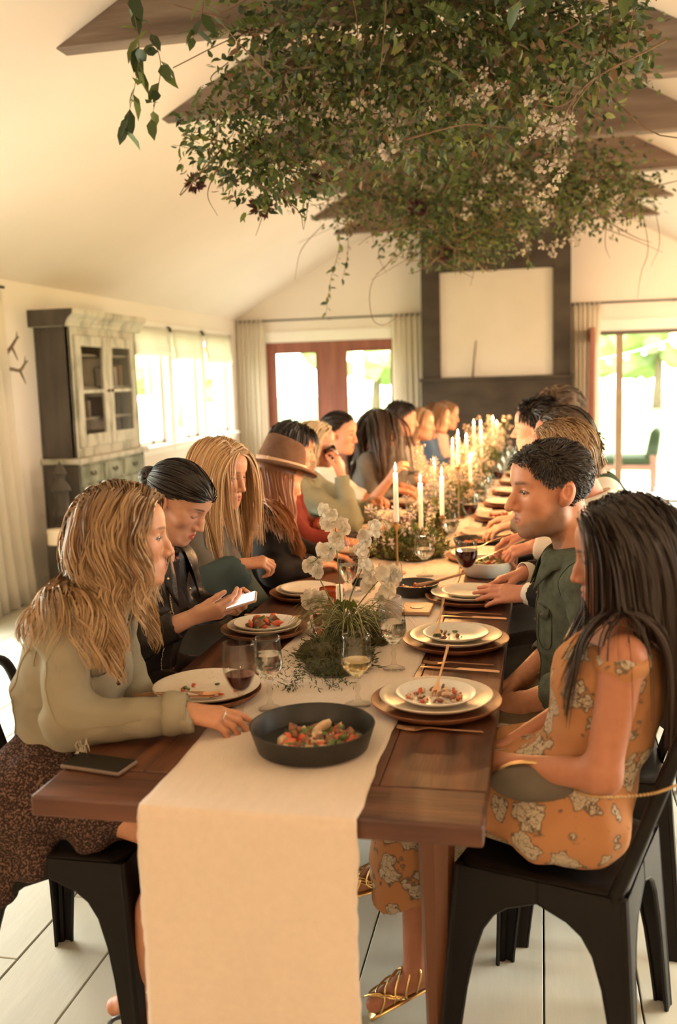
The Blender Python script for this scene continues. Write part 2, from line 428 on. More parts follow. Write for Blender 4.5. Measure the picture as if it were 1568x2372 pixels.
# wide glass door to the terrace
d_ = struct(MB().box(.60, 2.6, YF+.03, YF+.12, -.015, .03).build('door_3', 'bronze'), 'wide dark framed glass door to the terrace', 'door')
MB().box(.60, 2.6, YF+.04, YF+.10, 2.02, 2.07).build('head_rail', 'bronze', d_, bevel=.004)
MB().box(.885, .97, YF+.04, YF+.10, .03, 2.02).build('mullion', 'frame_tan', d_, bevel=.004)
MB().box(2.5, 2.6, YF+.04, YF+.10, .03, 2.02).build('mullion', 'frame_tan', d_, bevel=.004)
MB().box(.70, .885, YF+.065, YF+.07, .03, 2.02).build('pane', 'pane', d_)
MB().box(.97, 2.5, YF+.065, YF+.07, .03, 2.02).build('pane', 'pane', d_)
tr = MB().box(.60, .70, YF-.02, YF+.13, 0, 2.07).box(.585, 2.77, YF-.025, YF+.002, 2.07, 2.20)
struct(tr.build('trim_2', 'trim', bevel=.004), 'white casing around the wide terrace door', 'trim')
# a red-brown leaf folded open, seen on its edge
d_ = struct(MB().box(.555, .60, YF-.72, YF-.62, .02, 2.09).build('door_4', 'redwood'), 'red-brown door leaf standing open on its edge by the terrace', 'door')
MB().box(.555, .60, YF-.12, YF-.02, .02, 2.09).build('stile', 'redwood', d_)
MB().box(.555, .60, YF-.62, YF-.12, 1.95, 2.09).box(.555, .60, YF-.62, YF-.12, .02, .3).build('rail', 'redwood', d_)
MB().box(.576, .58, YF-.62, YF-.12, .3, 1.95).build('pane', 'pane', d_)
# near openings with white frames (daylight from both sides)
for i, (xw, a, b, n) in enumerate(((XL, 2.2, 5.5, 'window_4'), (XR, 2.4, 5.4, 'window_5'))):
    s = -1 if i == 0 else 1
    w_ = struct(MB().box(min(xw, xw+s*.16), max(xw, xw+s*.16), a, b, -.015, .02).build(n, 'trim'),
                ('tall glazed opening beside the long white curtain', 'tall glazed opening in the wall opposite the hutch')[i], 'window')
    fr = MB(); x0, x1 = sorted((xw+s*.07, xw+s*.11))
    for y0, y1 in ((a, a+.06), ((a+b)/2-.04, (a+b)/2+.04), (b-.06, b)): fr.box(x0, x1, y0, y1, .02, 2.1)
    fr.box(x0, x1, a, b, 2.04, 2.1); fr.build('window_frame', 'trim', w_, bevel=.004)
    for y0, y1 in ((a+.06, (a+b)/2-.04), ((a+b)/2+.04, b-.06)):
        MB().box((x0+x1)/2-.002, (x0+x1)/2+.002, y0, y1, .02, 2.04).build('pane', 'pane', w_)
for n, y0, y1, xx, s in (('baseboard_left', 5.5, YF, XL, 1), ('baseboard_right', 5.4, YF, XR, -1)):
    x0, x1 = sorted((xx, xx+s*.018))
    struct(MB().box(x0, x1, y0, y1, 0, .14).build(n, 'trim', bevel=.004), 'white skirting board along the ' + ('hutch wall' if s == 1 else 'wall opposite the hutch'), 'baseboard')

# curtains and rods
def curtain(name, p0, p1, z0, z1, label, folds=8, amp=.035, flare=0., lean=0., seed=0):
    g = np.random.default_rng(seed); p0 = np.array(p0, float); p1 = np.array(p1, float); d = p1-p0; n = np.array((-d[1], d[0]))/np.linalg.norm(d)
    ph = g.uniform(0, 6, 3); G = []
    for t in np.linspace(0, 1, 14):
        z = z1+(z0-z1)*t; row = []
        for u in np.linspace(0, 1, folds*8):
            a = amp*(.55+.6*t)*(math.sin(2*PI*folds*u+ph[0]+.5*math.sin(3*t+ph[1]))+.35*math.sin(2*PI*folds*1.7*u+ph[2]))
            uu = .5+(u-.5)*(1+flare*t)+lean*t*t
            q = p0+d*uu+n*a
            row.append((q[0], q[1], z))
        G.append(row)
    o = MB().sheet(G).build(name, 'curtain', smooth=True)
    s_ = o.modifiers.new('thick', 'SOLIDIFY'); s_.thickness = .004
    return tag(o, label, 'curtain', 'white curtains')
curtain('curtain', (-3.80, YF-.10), (-3.44, YF-.10), .02, 2.37, 'white curtain hanging in the corner beside the glazed doors', 6, .028, .02, seed=1)
curtain('curtain', (-1.80, YF-.10), (-1.40, YF-.10), .02, 2.37, 'white curtain hanging between the glazed doors and the fireplace', 6, .028, .02, seed=2)
curtain('curtain', (.37, YF-.10), (.70, YF-.10), .02, 2.40, 'white curtain gathered between the fireplace and the terrace door', 6, .028, -.35, -.12, seed=3)
curtain('curtain', (XL+.09, 5.30), (XL+.09, 6.24), .02, 2.29, 'long white curtain sweeping beside the dark side of the hutch', 8, .03, .10, .12, seed=4)
for x0, x1, z, lab in ((-3.80, -1.40, 2.355, 'thin dark curtain rod above the red-brown glazed doors'), (.36, 2.7, 2.395, 'thin dark curtain rod above the terrace door')):
    t = thing('curtain_rod', lab, 'curtain rod', (0, 0, 0), group='curtain rods')
    MB().tube([(x0, YF-.10, z), (x1, YF-.10, z)], .011, 8).build('rod', 'rod', t, smooth=True)
    for xx in (x0+.05, (x0+x1)/2, x1-.05):
        MB().box(xx-.008, xx+.008, YF-.11, YF, z-.012, z+.012).build('bracket', 'rod', t)
t = thing('curtain_rod', 'thin dark curtain rod above the opening beside the hutch', 'curtain rod', (0, 0, 0), group='curtain rods')
MB().tube([(XL+.10, 2.0, 2.315), (XL+.10, 6.28, 2.315)], .011, 8).build('rod', 'rod', t, smooth=True)
for yy in (2.1, 4.0, 5.9): MB().box(XL, XL+.10, yy-.008, yy+.008, 2.31, 2.325).build('bracket', 'rod', t)

# ---------------------------------------------------------------- fireplace
FY = 11.40
t = thing('fireplace', 'dark stone fireplace rising to the gable with a framed recess', 'fireplace', (-.517, FY, 0), kind='structure')
hb = MB().box(-.875, .875, 0, YF-FY-.001, 0, 1.55)
hb.build('hearth_block', 'stone_dark', t, bevel=.006)
MB().box(-.89, .89, -.03, YF-FY-.001, 1.53, 1.572).build('mantel', 'stone_dark', t, bevel=.006)
top_l = ZR-SL*.86
MB().prism([(-.86, 1.572), (-.642, 1.572), (-.642, ZR-SL*.642-.01), (-.86, top_l-.01)], .02, YF-FY-.001, 'y').build('side_pillar', 'stone_dark', t, bevel=.006)
MB().prism([(.86, 1.572), (.66, 1.572), (.66, ZR-SL*.66-.01), (.86, top_l-.01)], .02, YF-FY-.001, 'y').build('side_pillar', 'stone_dark', t, bevel=.006)
MB().prism([(-.642, 2.80), (.66, 2.80), (.66, ZR-SL*.66-.02), (0, ZR-.03), (-.642, ZR-SL*.642-.02)], .02, YF-FY-.001, 'y').build('lintel_panel', 'stone_dark', t)
MB().box(-.642, .66, .10, YF-FY-.001, 1.572, 2.80).build('back_panel', 'stone_dark', t)
MB().box(-.55, .55, -.006, .01, .0, .85).build('firebox', 'rod', t)
o = MB().box(-.642, .66, .07, .095, 1.575, 2.795).build('canvas_panel', 'panel_white', loc=(-.517, FY, 0))
tag(o, 'blank cream canvas panel standing on the mantel in the recess', 'canvas')
o = MB().tube([(.02, .02, 0), (.035, .045, .2), (.06, .068, .42)], [.013, .009, .005], 6).build('shadow_stick', 'tree_bark', loc=(-.80, FY, 1.575), smooth=True)  # dark rod modelled to stand in for a thin shadow on the canvas
tag(o, 'thin brown stick standing in for a shadow on the cream canvas', 'stick')

# ---------------------------------------------------------------- hutch
HX0, HX1, HY0, HY1 = XL+.005, -3.54, 6.82, 8.06
t = thing('hutch', 'weathered cream and dark green hutch with glazed doors by the window', 'cabinet', (HX0, HY0, 0))
W_, D_ = HY1-HY0, HX1-HX0
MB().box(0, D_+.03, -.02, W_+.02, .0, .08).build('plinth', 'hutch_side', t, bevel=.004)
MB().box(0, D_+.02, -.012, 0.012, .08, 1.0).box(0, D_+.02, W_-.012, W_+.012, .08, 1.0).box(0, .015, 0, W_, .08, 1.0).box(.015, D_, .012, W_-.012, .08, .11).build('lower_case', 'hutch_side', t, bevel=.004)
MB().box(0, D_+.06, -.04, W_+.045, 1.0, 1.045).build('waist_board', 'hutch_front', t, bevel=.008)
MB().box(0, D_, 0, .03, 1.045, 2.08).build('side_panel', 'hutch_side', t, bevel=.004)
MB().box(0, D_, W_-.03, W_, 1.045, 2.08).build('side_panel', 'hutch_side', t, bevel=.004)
MB().box(0, .012, .03, W_-.03, 1.045, 2.08).build('back_panel', 'hutch_in', t)
for z in (1.06, 1.33, 1.58, 1.84, 2.03):
    MB().box(.012, D_-.05, .03, W_-.03, z, z+.018).build('shelf', 'hutch_in', t)
ff = MB().box(D_-.03, D_, 0, .07, 1.045, 2.08).box(D_-.03, D_, W_-.07, W_, 1.045, 2.08).box(D_-.03, D_, .07, W_-.07, 1.045, 1.12).box(D_-.03, D_, .07, W_-.07, 2.0, 2.08)
ff.build('face_frame', 'hutch_front', t, bevel=.004)
for k in range(2):
    y0 = .07+k*(W_-.14)/2+.004; y1 = .07+(k+1)*(W_-.14)/2-.004; z0, z1 = 1.122, 1.998; s = .085
    d = MB().box(D_-.005, D_+.022, y0, y0+s, z0, z1).box(D_-.005, D_+.022, y1-s, y1, z0, z1).box(D_-.005, D_+.022, y0+s, y1-s, z0, z0+.10).box(D_-.005, D_+.022, y0+s, y1-s, z1-.085, z1)
    d = d.build('door', 'hutch_front', t, bevel=.005)
    MB().box(D_, D_+.018, y0+s, y1-s, 1.545, 1.575).build('muntin', 'hutch_front', d, bevel=.003)
    MB().box(D_+.006, D_+.009, y0+s, y1-s, z0+.10, 1.545).build('pane', 'pane', d)
    MB().box(D_+.006, D_+.009, y0+s, y1-s, 1.575, z1-.085).build('pane', 'pane', d)
    yk = y1-.03 if k == 0 else y0+.03
    MB().ball((D_+.035, yk, 1.56), .013).build('knob', 'bronze', d, smooth=True)
cor = [(-.0, 2.06), (D_+.02, 2.06), (D_+.03, 2.09), (D_+.05, 2.12), (D_+.085, 2.15), (D_+.09, 2.19), (0, 2.19)]
MB().prism(cor, -.075, W_+.075, 'y').build('cornice', 'hutch_front', t, bevel=.003)
MB().prism([(0, 2.062), (D_+.018, 2.062), (D_+.028, 2.092), (D_+.048, 2.122), (D_+.083, 2.152), (D_+.088, 2.188), (0, 2.188)], -.079, -.0751, 'y').build('cornice_end', 'hutch_side', t)
for (y0, y1) in ((.02, .40), (.44, W_-.46), (W_-.42, W_-.02)):
    dr = MB().box(D_-.005, D_+.028, y0, y1, .84, .975).build('drawer', 'hutch_low', t, bevel=.004)
    ym = (y0+y1)/2
    MB().tube([(D_+.03, ym-.035, .925), (D_+.045, ym-.03, .905), (D_+.047, ym, .898), (D_+.045, ym+.03, .905), (D_+.03, ym+.035, .925)], .007, 6).build('cup_pull', 'bronze', dr, smooth=True)
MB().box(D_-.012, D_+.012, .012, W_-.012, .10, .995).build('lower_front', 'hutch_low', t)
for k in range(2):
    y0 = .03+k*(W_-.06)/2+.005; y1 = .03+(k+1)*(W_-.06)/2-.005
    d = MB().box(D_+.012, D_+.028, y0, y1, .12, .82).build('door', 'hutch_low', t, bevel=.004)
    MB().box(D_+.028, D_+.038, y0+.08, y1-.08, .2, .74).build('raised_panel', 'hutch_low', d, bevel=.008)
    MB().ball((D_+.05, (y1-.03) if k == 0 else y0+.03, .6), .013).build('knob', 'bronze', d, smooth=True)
# things kept in the hutch
bc = [(.32, .05, .04), (.05, .09, .08), (.42, .35, .22), (.06, .05, .05), (.20, .12, .06), (.10, .16, .12), (.5, .45, .36), (.30, .16, .05)]
for i, c in enumerate(bc): mat('book_%d' % i, c, .6, col2=tuple(x*.8 for x in c), scale=9)
g = random.Random(5); seen_books = set()
for zi, (z, zn) in enumerate(((1.078, 'lowest'), (1.348, 'second'), (1.598, 'third'), (1.858, 'top'))):
    y = .12; cnt = 0; hmax = (.2, .19, .2, .14)[zi]
    while y < W_-.15:
        if .52 < y < .70: y = .70
        if g.random() < .5: y += .07; continue
        th = g.uniform(.022, .05); h = hmax*g.uniform(.7, 1); b = g.randrange(8)
        o = MB().box(0, g.uniform(.13, .19), 0, th, 0, h).build('book', 'book_%d' % b, loc=(HX0+.03, HY0+y, z+.0012), bevel=.002, seg=1)
        cn = ('red', 'teal', 'tan', 'black', 'brown', 'green', 'cream', 'amber')[b]
        if (b, zi) in seen_books: bpy.data.objects.remove(o); y += th; continue
        seen_books.add((b, zi))
        tag(o, '%s book behind glass on the %s shelf of the hutch' % (cn, zn), 'book', 'books in the hutch'); y += th+g.choice((.003, .003, .003, .09)); cnt += 1
for k, (y, z, n) in enumerate(((.26, 1.858, 'left'), (.86, 1.858, 'r'))):
    pass
# tall dark lantern tower and antlers by the curtain
t = thing('lantern', 'tall dark turned lantern standing between curtain and hutch', 'lantern', (-3.58, 6.62, 0))
MB().box(-.10, .10, -.10, .10, 0, .50).build('pedestal', 'hutch_side', t, bevel=.01)
MB().lathe([(0, .50), (.08, .50), (.075, .53), (.04, .56), (.035, .60), (.07, .63), (.07, .66), (.055, .68), (.055, .80), (.075, .82), (.06, .86), (.03, .90), (.035, .93), (.05, .95), (.035, .99), (.015, 1.02), (0, 1.05)], 14).build('turned_top', 'hutch_side', t, smooth=True, sharp=50)
MB().lathe([(0, .505), (.062, .505), (.062, .62), (0, .62)], 14, (0, -.13, -.08)).build('pillar_candle', 'wax', t, smooth=True, sharp=40)
t = thing('antler_mount', 'branching dark antlers on the wall beside the curtain', 'antlers', (XL+.01, 6.22, 1.7))
MB().box(-.008, .03, -.08, .08, -.14, .1).build('plaque', 'hutch_side', t, bevel=.005)
for k, (pts) in enumerate(([(.03, .02, .0), (.08, .08, .04), (.11, .16, .03), (.12, .22, .08), (.12, .26, .10)], [(.03, .02, .06), (.07, .05, .14), (.10, .09, .2), (.11, .15, .26), (.11, .18, .27)])):
    a = MB().tube(bez(pts, 14), [.016, .012, .005], 7).tube(bez([pts[2], (pts[2][0]+.02, pts[2][1]+.01, pts[2][2]-.06), (pts[2][0]+.03, pts[2][1]+.02, pts[2][2]-.1)], 6), [.009, .003], 6)
    a.tube(bez([pts[3], (pts[3][0]+.01, pts[3][1]-.01, pts[3][2]+.05)], 5), [.007, .002], 6).build('antler', 'antler', t, smooth=True)
# iron candle stand near the terrace door
t = thing('candle_stand', 'dark iron candle stand by the open red-brown door', 'candle stand', (.44, 9.3, 0))
MB().lathe([(0, 0), (.16, 0), (.16, .015), (.03, .03), (.014, .06), (.014, .70), (.03, .73), (.014, .76), (.012, .92), (.035, .95), (.012, .98), (.012, 1.10), (.03, 1.13), (.035, 1.16), (.012, 1.18), (0, 1.22)], 12).build('stem', 'black_metal', t, smooth=True, sharp=50)
for s in (-1, 1):
    MB().tube(bez([(0, 0, .78), (s*.06, 0, .74), (s*.10, 0, .80), (s*.09, 0, .88)], 12), .009, 6).build('arm', 'black_metal', t, smooth=True)
    MB().lathe([(0, .88), (.03, .88), (.034, .93), (0, .93)], 10, (s*.09, 0, 0)).build('glass_cup', 'glass', t, smooth=True, sharp=50)

# ---------------------------------------------------------------- outdoors
tag(MB().box(-60, 60, 14.9, 90, -.3, -.12).box(-60, -6.5, -30, 14.9, -.3, -.12).box(6, 60, -30, 14.9, -.3, -.12).build('lawn', 'lawn'), 'bright green lawn beyond the windows', 'lawn', kind='structure')
tag(MB().box(-6.5, 6, YF+.2, 14.9, -.2, -.03).box(-6.5, XL-.2, -5, YF+.2, -.2, -.03).box(XR+.2, 6, -5, YF+.2, -.2, -.03).build('terrace', 'deck'), 'pale terrace outside the glass doors', 'terrace', kind='structure')
g = random.Random(11)
for k, (x, y, h) in enumerate(((-14, 36, 7), (-6.5, 38, 8), (-.5, 35, 6.5), (5, 44, 9), (11, 40, 7.5), (17, 45, 9), (-27, 17, 7), (-30, 26, 8))):
    t = thing('garden_tree', 'leafy green tree on the lawn beyond the ' + ('glazed doors' if k < 3 else 'terrace door' if k < 6 else 'side windows by the hutch' if k < 10 else 'wall opposite the hutch'), 'tree', (x, y, -.12), group='trees in the garden')
    MB().tube([(0, 0, 0), (.1, .05, h*.3), (0, .1, h*.6)], [.22, .14, .08], 8).build('trunk', 'tree_bark', t, smooth=True)
    c = MB()
    for j in range(16):
        a = g.uniform(0, 2*PI); rr = g.uniform(0, h*.26); blob(c, (rr*math.cos(a), rr*math.sin(a), h*g.uniform(.28, .9)), h*g.uniform(.13, .2), k*50+j, 12, 8, .22)
    c.build('crown', 'tree_leaf', t)
# terrace armchair
t = thing('garden_armchair', 'pinkish wooden garden armchair with green cushions on the terrace', 'armchair', (1.20, 13.55, -.03), rz=-.15)
for sx in (-1, 1):
    for sy in (-1, 1): MB().box(sx*.31-.035, sx*.31+.035, sy*.3-.035, sy*.3+.035, 0, .34 if sx < 0 else .5).build('leg', 'wood_pink', t, bevel=.005)
MB().box(-.36, .36, -.34, .34, .30, .37).build('seat_frame', 'wood_pink', t, bevel=.005)
MB().box(-.35, .34, -.33, .33, .37, .47).build('seat_cushion', 'cushion_green', t, bevel=.03)
MB().prism([(.20, .45), (.36, .45), (.40, .80), (.33, .86), (.27, .80)], -.31, .31, 'y').build('back_cushion', 'cushion_green', t, bevel=.03)
# porch posts and string lights
for k, (x, y) in enumerate(((-2.75, 14.6), (-.6, 14.7))):
    tag(MB().box(x-.07, x+.07, y-.07, y+.07, -.03, 3.2).build('porch_post', 'trim', bevel=.01), 'white porch post seen through the glazed door leaf ' + ('by the corner curtain' if k == 0 else 'by the fireplace'), 'post', 'porch posts')
for k, (a, b, sag) in enumerate((((-3.4, 14.5, 2.02), (-.6, 14.62, 2.6), .55), ((.6, 14.5, 1.75), (2.6, 14.8, 2.35), .22))):
    t = thing('string_light', 'string of glowing bulbs outside the ' + ('red-brown glazed doors' if k == 0 else 'terrace door'), 'string light', (0, 0, 0), group='string lights outdoors')
    P = []
    for u in np.linspace(0, 1, 17):
        p = np.array(a)+(np.array(b)-np.array(a))*u; p[2] -= sag*4*u*(1-u)*.5; P.append(p)
    MB().tube(P, .006, 5).build('cable', 'trim', t)
    for p in P[1::2]:
        b_ = MB().lathe([(0, -.10), (.025, -.09), (.036, -.06), (.02, -.02), (.014, 0), (0, 0)], 10, tuple(p))
        b_.build('light_bulb', 'bulb', t, smooth=True)

# ---------------------------------------------------------------- dining tables
TZ = .76; TX0, TX1 = -1.04, -.105; TC = (TX0+TX1)/2; YA = 1.70; YM = 4.70; BEND = -.042
def ax(y):
    return TC+(max(0, y-YM)*math.tan(-BEND))
def dining_table(label, loc, rz, length, wood=True):
    t = thing('dining_table', label, 'table', loc, rz, 'long wooden tables set end to end')
    hw = (TX1-TX0)/2; eb = .155; n = 4
    MB().box(-hw, hw, 0, eb-.0015, -.045, 0).build('end_board', 'table_wood_end', t, bevel=.006)
    MB().box(-hw, hw, length-eb+.0015, length, -.045, 0).build('end_board', 'table_wood_end', t, bevel=.006)
    ws = [0, .20, .47, .76, 1.0]
    for k in range(n):
        a = -hw+2*hw*ws[k]; b = -hw+2*hw*ws[k+1]
        MB().box(a+.0008, b-.0008, eb, length-eb, -.045, 0).build('plank', 'table_wood', t, bevel=.002)
    MB().box(-hw+.10, hw-.10, .22, length-.22, -.055, -.045).box(-hw+.09, -hw+.115, .34, length-.34, -.085, -.045).box(hw-.115, hw-.09, .34, length-.34, -.085, -.045).box(-hw+.09, hw-.09, .34, .365, -.085, -.045).box(-hw+.09, hw-.09, length-.365, length-.34, -.085, -.045).build('apron', 'table_leg', t)
    prof = [(0, -TZ), (.026, -TZ), (.030, -TZ+.04), (.034, -.55), (.040, -.35), (.045, -.22), (.052, -.19), (.046, -.175), (.052, -.16), (.044, -.15), (0, -.15)]
    for sx in (-1, 1):
        for yy in (.40, length-.40):
            lg = MB().lathe(prof, 8, (sx*(hw-.135), yy, 0)).box(sx*(hw-.135)-.045, sx*(hw-.135)+.045, yy-.045, yy+.045, -.15, -.047)
            lg.build('leg', 'table_leg', t, smooth=True, sharp=35)
    return t
dining_table('long dark wooden dining table with the runner falling over its end', (TC, YA, TZ), 0, YM-YA)
dining_table('second dark wooden dining table continuing toward the fireplace', (TC, YM+.024, TZ), BEND, 4.95)

# linen runner
G = []; gg = np.random.default_rng(9)
def edge_noise(s): return .003*math.sin(s*11)+.0012*math.sin(s*41+1)+random.uniform(-.0018, .0018)
ys = list(np.arange(9.5, YA+.02, -.05))+[YA+.012, YA+.004, YA-.002, YA-.006]
RZ = TZ+.0016
path = [(y, RZ) for y in ys]+[(YA-.008, z) for z in np.arange(RZ-.006, .08, -.02)]
for k, (y, z) in enumerate(path):
    s = y if z >= RZ else YA-(RZ-z); c = ax(y)
    x0 = c-.222+edge_noise(s); x1 = c+.226+edge_noise(s+5.3); row = []
    for u in np.linspace(0, 1, 34):
        x = x0+(x1-x0)*u; zz, yy = z, y
        if z >= RZ-1e-6 and y < 9: zz += .0006*max(0, math.sin(u*19+s*3.1)+math.sin(u*7-s*5.2))*(1 if y > YA+.05 else .3)
        else:
            dz = RZ-z; yy = y-.004-.020*dz*(1+math.sin(u*9.5+.6))-.010*dz*math.sin(u*23+dz*2)
        row.append((x, yy, zz))
    G.append(row)
o = MB().sheet(G).build('table_runner', 'linen', smooth=True)
s_ = o.modifiers.new('thick', 'SOLIDIFY'); s_.thickness = .0012; s_.offset = 1
tag(o, 'raw-edged cream linen runner along the tables, falling over the end', 'table runner')

# ---------------------------------------------------------------- chairs
def make_chair():
    t = thing('metal_chair', 'black metal cafe chair', 'chair', group='black metal chairs')
    SZ = .50; S = .19; F = .225
    # front is +y
    def rr(h, n=5, r=.05):
        out = []
        for cx, cy_, a0 in ((h-r, h-r, 0), (-h+r, h-r, PI/2), (-h+r, -h+r, PI), (h-r, -h+r, 1.5*PI)):
            for k in range(n+1): out.append((cx+r*math.cos(a0+PI/2*k/n), cy_+r*math.sin(a0+PI/2*k/n)))
        return out
    se = MB()
    rings = [(S-.012, SZ-.045), (S, SZ-.04), (S, SZ-.008), (S-.010, SZ), (S-.03, SZ-.004), (.02, SZ-.008)]
    n = len(rr(S)); G = [[(p[0], p[1], z) for p in rr(h, r=min(.05, h*.6))] for h, z in rings]
    se.sheet(G, closed=True); se.f.append(tuple(len(se.v)-n+i for i in range(n)))
    se.build('seat', 'black_metal', t, smooth=True, sharp=50)
    W = [(SZ-.012, .194), (.44, .1945), (.415, .130), (.39, .098), (.35, .075), (.28, .058), (.2, .048), (.1, .041), (.03, .037), (0, .036)]
    for sx in (-1, 1):
        for sy in (-1, 1):
            lg = MB(); A = []; B = []; A2 = []; B2 = []
            for z, w_ in W:
                c = F+(S+.002-F)*z/SZ; th = .004
                A.append([(sx*c, sy*c, z), (sx*(c-.012), sy*(c+.002), z), (sx*(c-w_), sy*c, z)])
                B.append([(sx*c, sy*c, z), (sx*(c+.002), sy*(c-.012), z), (sx*c, sy*(c-w_), z)])
                A2.append([(p[0], p[1]-sy*th, p[2]) for p in A[-1]]); B2.append([(p[0]-sx*th, p[1], p[2]) for p in B[-1]])
            for X in (A, B, A2, B2): lg.sheet(X)
            # curled lower edges
            lg.tube([(a[2][0], a[2][1]-sy*.004, a[2][2]) for a in A], .0055, 5).tube([(b[2][0]-sx*.004, b[2][1], b[2][2]) for b in B], .0055, 5)
            lg.tube([(sx*(F+(S-F)*z/SZ-.006), sy*(F+(S-F)*z/SZ-.006), z) for z, _ in W], .011, 7)
            lg.build('leg', 'black_metal', t, smooth=True, sharp=50)
    hoop = bez([(-.185, -.165, SZ-.02), (-.187, -.215, .62), (-.18, -.27, .78), (-.15, -.30, .865), (0, -.315, .89), (.15, -.30, .865), (.18, -.27, .78), (.187, -.215, .62), (.185, -.165, SZ-.02)], 44)
    MB().tube(hoop, .0155, 8, flat=.75).build('back_hoop', 'black_metal', t, smooth=True)
    G = [[(x, y-.004*math.cos(x*20), z) for x in np.linspace(-.055, .055, 5)] for y, z in ((-.185, SZ-.01), (-.225, .62), (-.27, .76), (-.312, .875))]
    o = MB().sheet(G).build('back_splat', 'black_metal', t, smooth=True)
    q = o.modifiers.new('thick', 'SOLIDIFY'); q.thickness = .003
    return t
chair0 = make_chair(); _cu = [0]
def place_chair(x, y, rz, who):
    c = chair0 if _cu[0] == 0 else copy_tree(chair0); _cu[0] += 1
    c.location = (x, y, 0); c.rotation_euler = (0, 0, rz); c['label'] = 'black metal cafe chair under the ' + who
    return c

# ---------------------------------------------------------------- tableware
def dup(proto, label, loc, rz=0, used=set()):
    o = proto if proto.name not in used else None
    if o is None: o = copy_tree(proto)
    else: used.add(proto.name)
    o.location = loc; o.rotation_euler = (0, 0, rz); o['label'] = label
    return o
charger0 = tag(MB().lathe([(0, 0), (.13, 0), (.15, .006), (.165, .018), (.1665, .022), (.162, .022), (.146, .010), (0, .008)], 48).build('charger', 'charger', smooth=True, sharp=45), 'c', 'charger plate', 'wooden charger plates')
_wp = lambda t: 1+.012*math.sin(2*t+.4)+.006*math.sin(5*t)
plate0 = tag(MB().lathe([(0, 0), (.085, 0), (.09, .004), (.125, .011), (.142, .021), (.1435, .024), (.1405, .0245), (.122, .015), (.088, .008), (0, .0065)], 48, wob=_wp).build('dinner_plate', 'stoneware', smooth=True), 'c', 'plate', 'cream dinner plates')
salad0 = tag(MB().lathe([(0, 0), (.06, 0), (.064, .003), (.09, .011), (.102, .019), (.1035, .0215), (.101, .022), (.088, .014), (.062, .007), (0, .0055)], 40, wob=_wp).build('side_plate', 'stoneware_white', smooth=True), 'c', 'plate', 'cream side plates')

def fork_mesh():
    m = MB()
    sec = [(-.105, .0035, .000), (-.10, .0042, .001), (-.03, .0030, .003), (.02, .0026, .006), (.035, .0060, .005), (.048, .0115, .003), (.058, .0125, .002)]
    G = []
    for x, w_, z in sec: G.append([(x, -w_, z+.0016), (x, 0, z+.003), (x, w_, z+.0016), (x, w_, z), (x, -w_, z)])
    m.sheet(G, closed=True)
    for k in range(4):
        y = -.0103+k*.0069
        m.tube([(.056, y, .003), (.075, y, .003), (.10, y*.95, .007)], [.0024, .0020, .0012], 5)
    return m
def knife_mesh():
    m = MB(); G = []
    for x, w0, w1, h in [(-.115, -.004, .004, .005), (-.11, -.005, .005, .006), (.0, -.0045, .0045, .006), (.012, -.006, .006, .003), (.03, -.010, .007, .0022), (.08, -.011, .007, .002), (.105, -.006, .006, .0018), (.115, .002, .0045, .0015)]:
        G.append([(x, w0, .0008), (x, 0, h), (x, w1, .0008), (x, 0, 0)])
    return m.sheet(G, closed=True)
fork0 = tag(fork_mesh().build('fork', 'copper', smooth=True, sharp=60), 'c', 'fork', 'copper cutlery')
knife0 = tag(knife_mesh().build('table_knife', 'copper', smooth=True, sharp=60), 'c', 'knife', 'copper cutlery')

def goblet(name, label, loc, H, Rb, shape, fill, liquid, flutes=0):
    """stemmed glass with an inner wall, foot and its drink"""
    t = thing(name, label, 'glass', loc, random.uniform(0, 6), 'stemmed glasses on the table')
    f = Rb*.86; z0 = H*.40
    if shape == 'tulip': bowl = [(.012, z0), (Rb*.55, z0+.012*H/.19), (Rb*.92, z0+.25*(H-z0)), (Rb, z0+.45*(H-z0)), (Rb*.93, z0+.72*(H-z0)), (Rb*.90, H)]
    elif shape == 'round': bowl = [(.012, z0), (Rb*.6, z0+.10*(H-z0)), (Rb*.95, z0+.38*(H-z0)), (Rb, z0+.60*(H-z0)), (Rb*.96, z0+.85*(H-z0)), (Rb*.92, H)]
    else: bowl = [(.010, z0), (Rb*.45, z0+.10*(H-z0)), (Rb*.80, z0+.38*(H-z0)), (Rb*.95, z0+.68*(H-z0)), (Rb, H)]
    bp = bez([(r, 0, z) for r, z in bowl], 18); bp = [(p[0], p[2]) for p in bp]
    th = .0016
    wob = (lambda a: 1+.02*math.cos(flutes*a)) if flutes else None
    prof = [(0, 0), (f, 0), (f, .0025), (f*.6, .006), (.010, .012), (.0055, .025), (.0048, z0*.45), (.0085, z0*.62), (.0055, z0*.78), (.007, z0*.95)]+bp+[(bp[-1][0]-th, H+.0006)]+[(max(.001, r-th), z+.003) for r, z in bp[-2::-1]]+[(0, z0+.006)]
    MB().lathe(prof, 36 if not flutes else 48, wob=wob).build('glass_body', 'thin_glass', t, smooth=True)
    if liquid:
        zl = z0+fill*(H-z0)
        ins = [(max(.0005, r-th+.0004), z+.003) for r, z in bp if z+.003 < zl]
        r_l = np.interp(zl, [q[1] for q in ins]+[H], [q[0] for q in ins]+[bp[-1][0]-th])
        MB().lathe([(0, z0+.0055)]+ins+[(r_l, zl), (0, zl)], 30, wob=wob).build('drink', liquid, t, smooth=True, sharp=60)
    return t
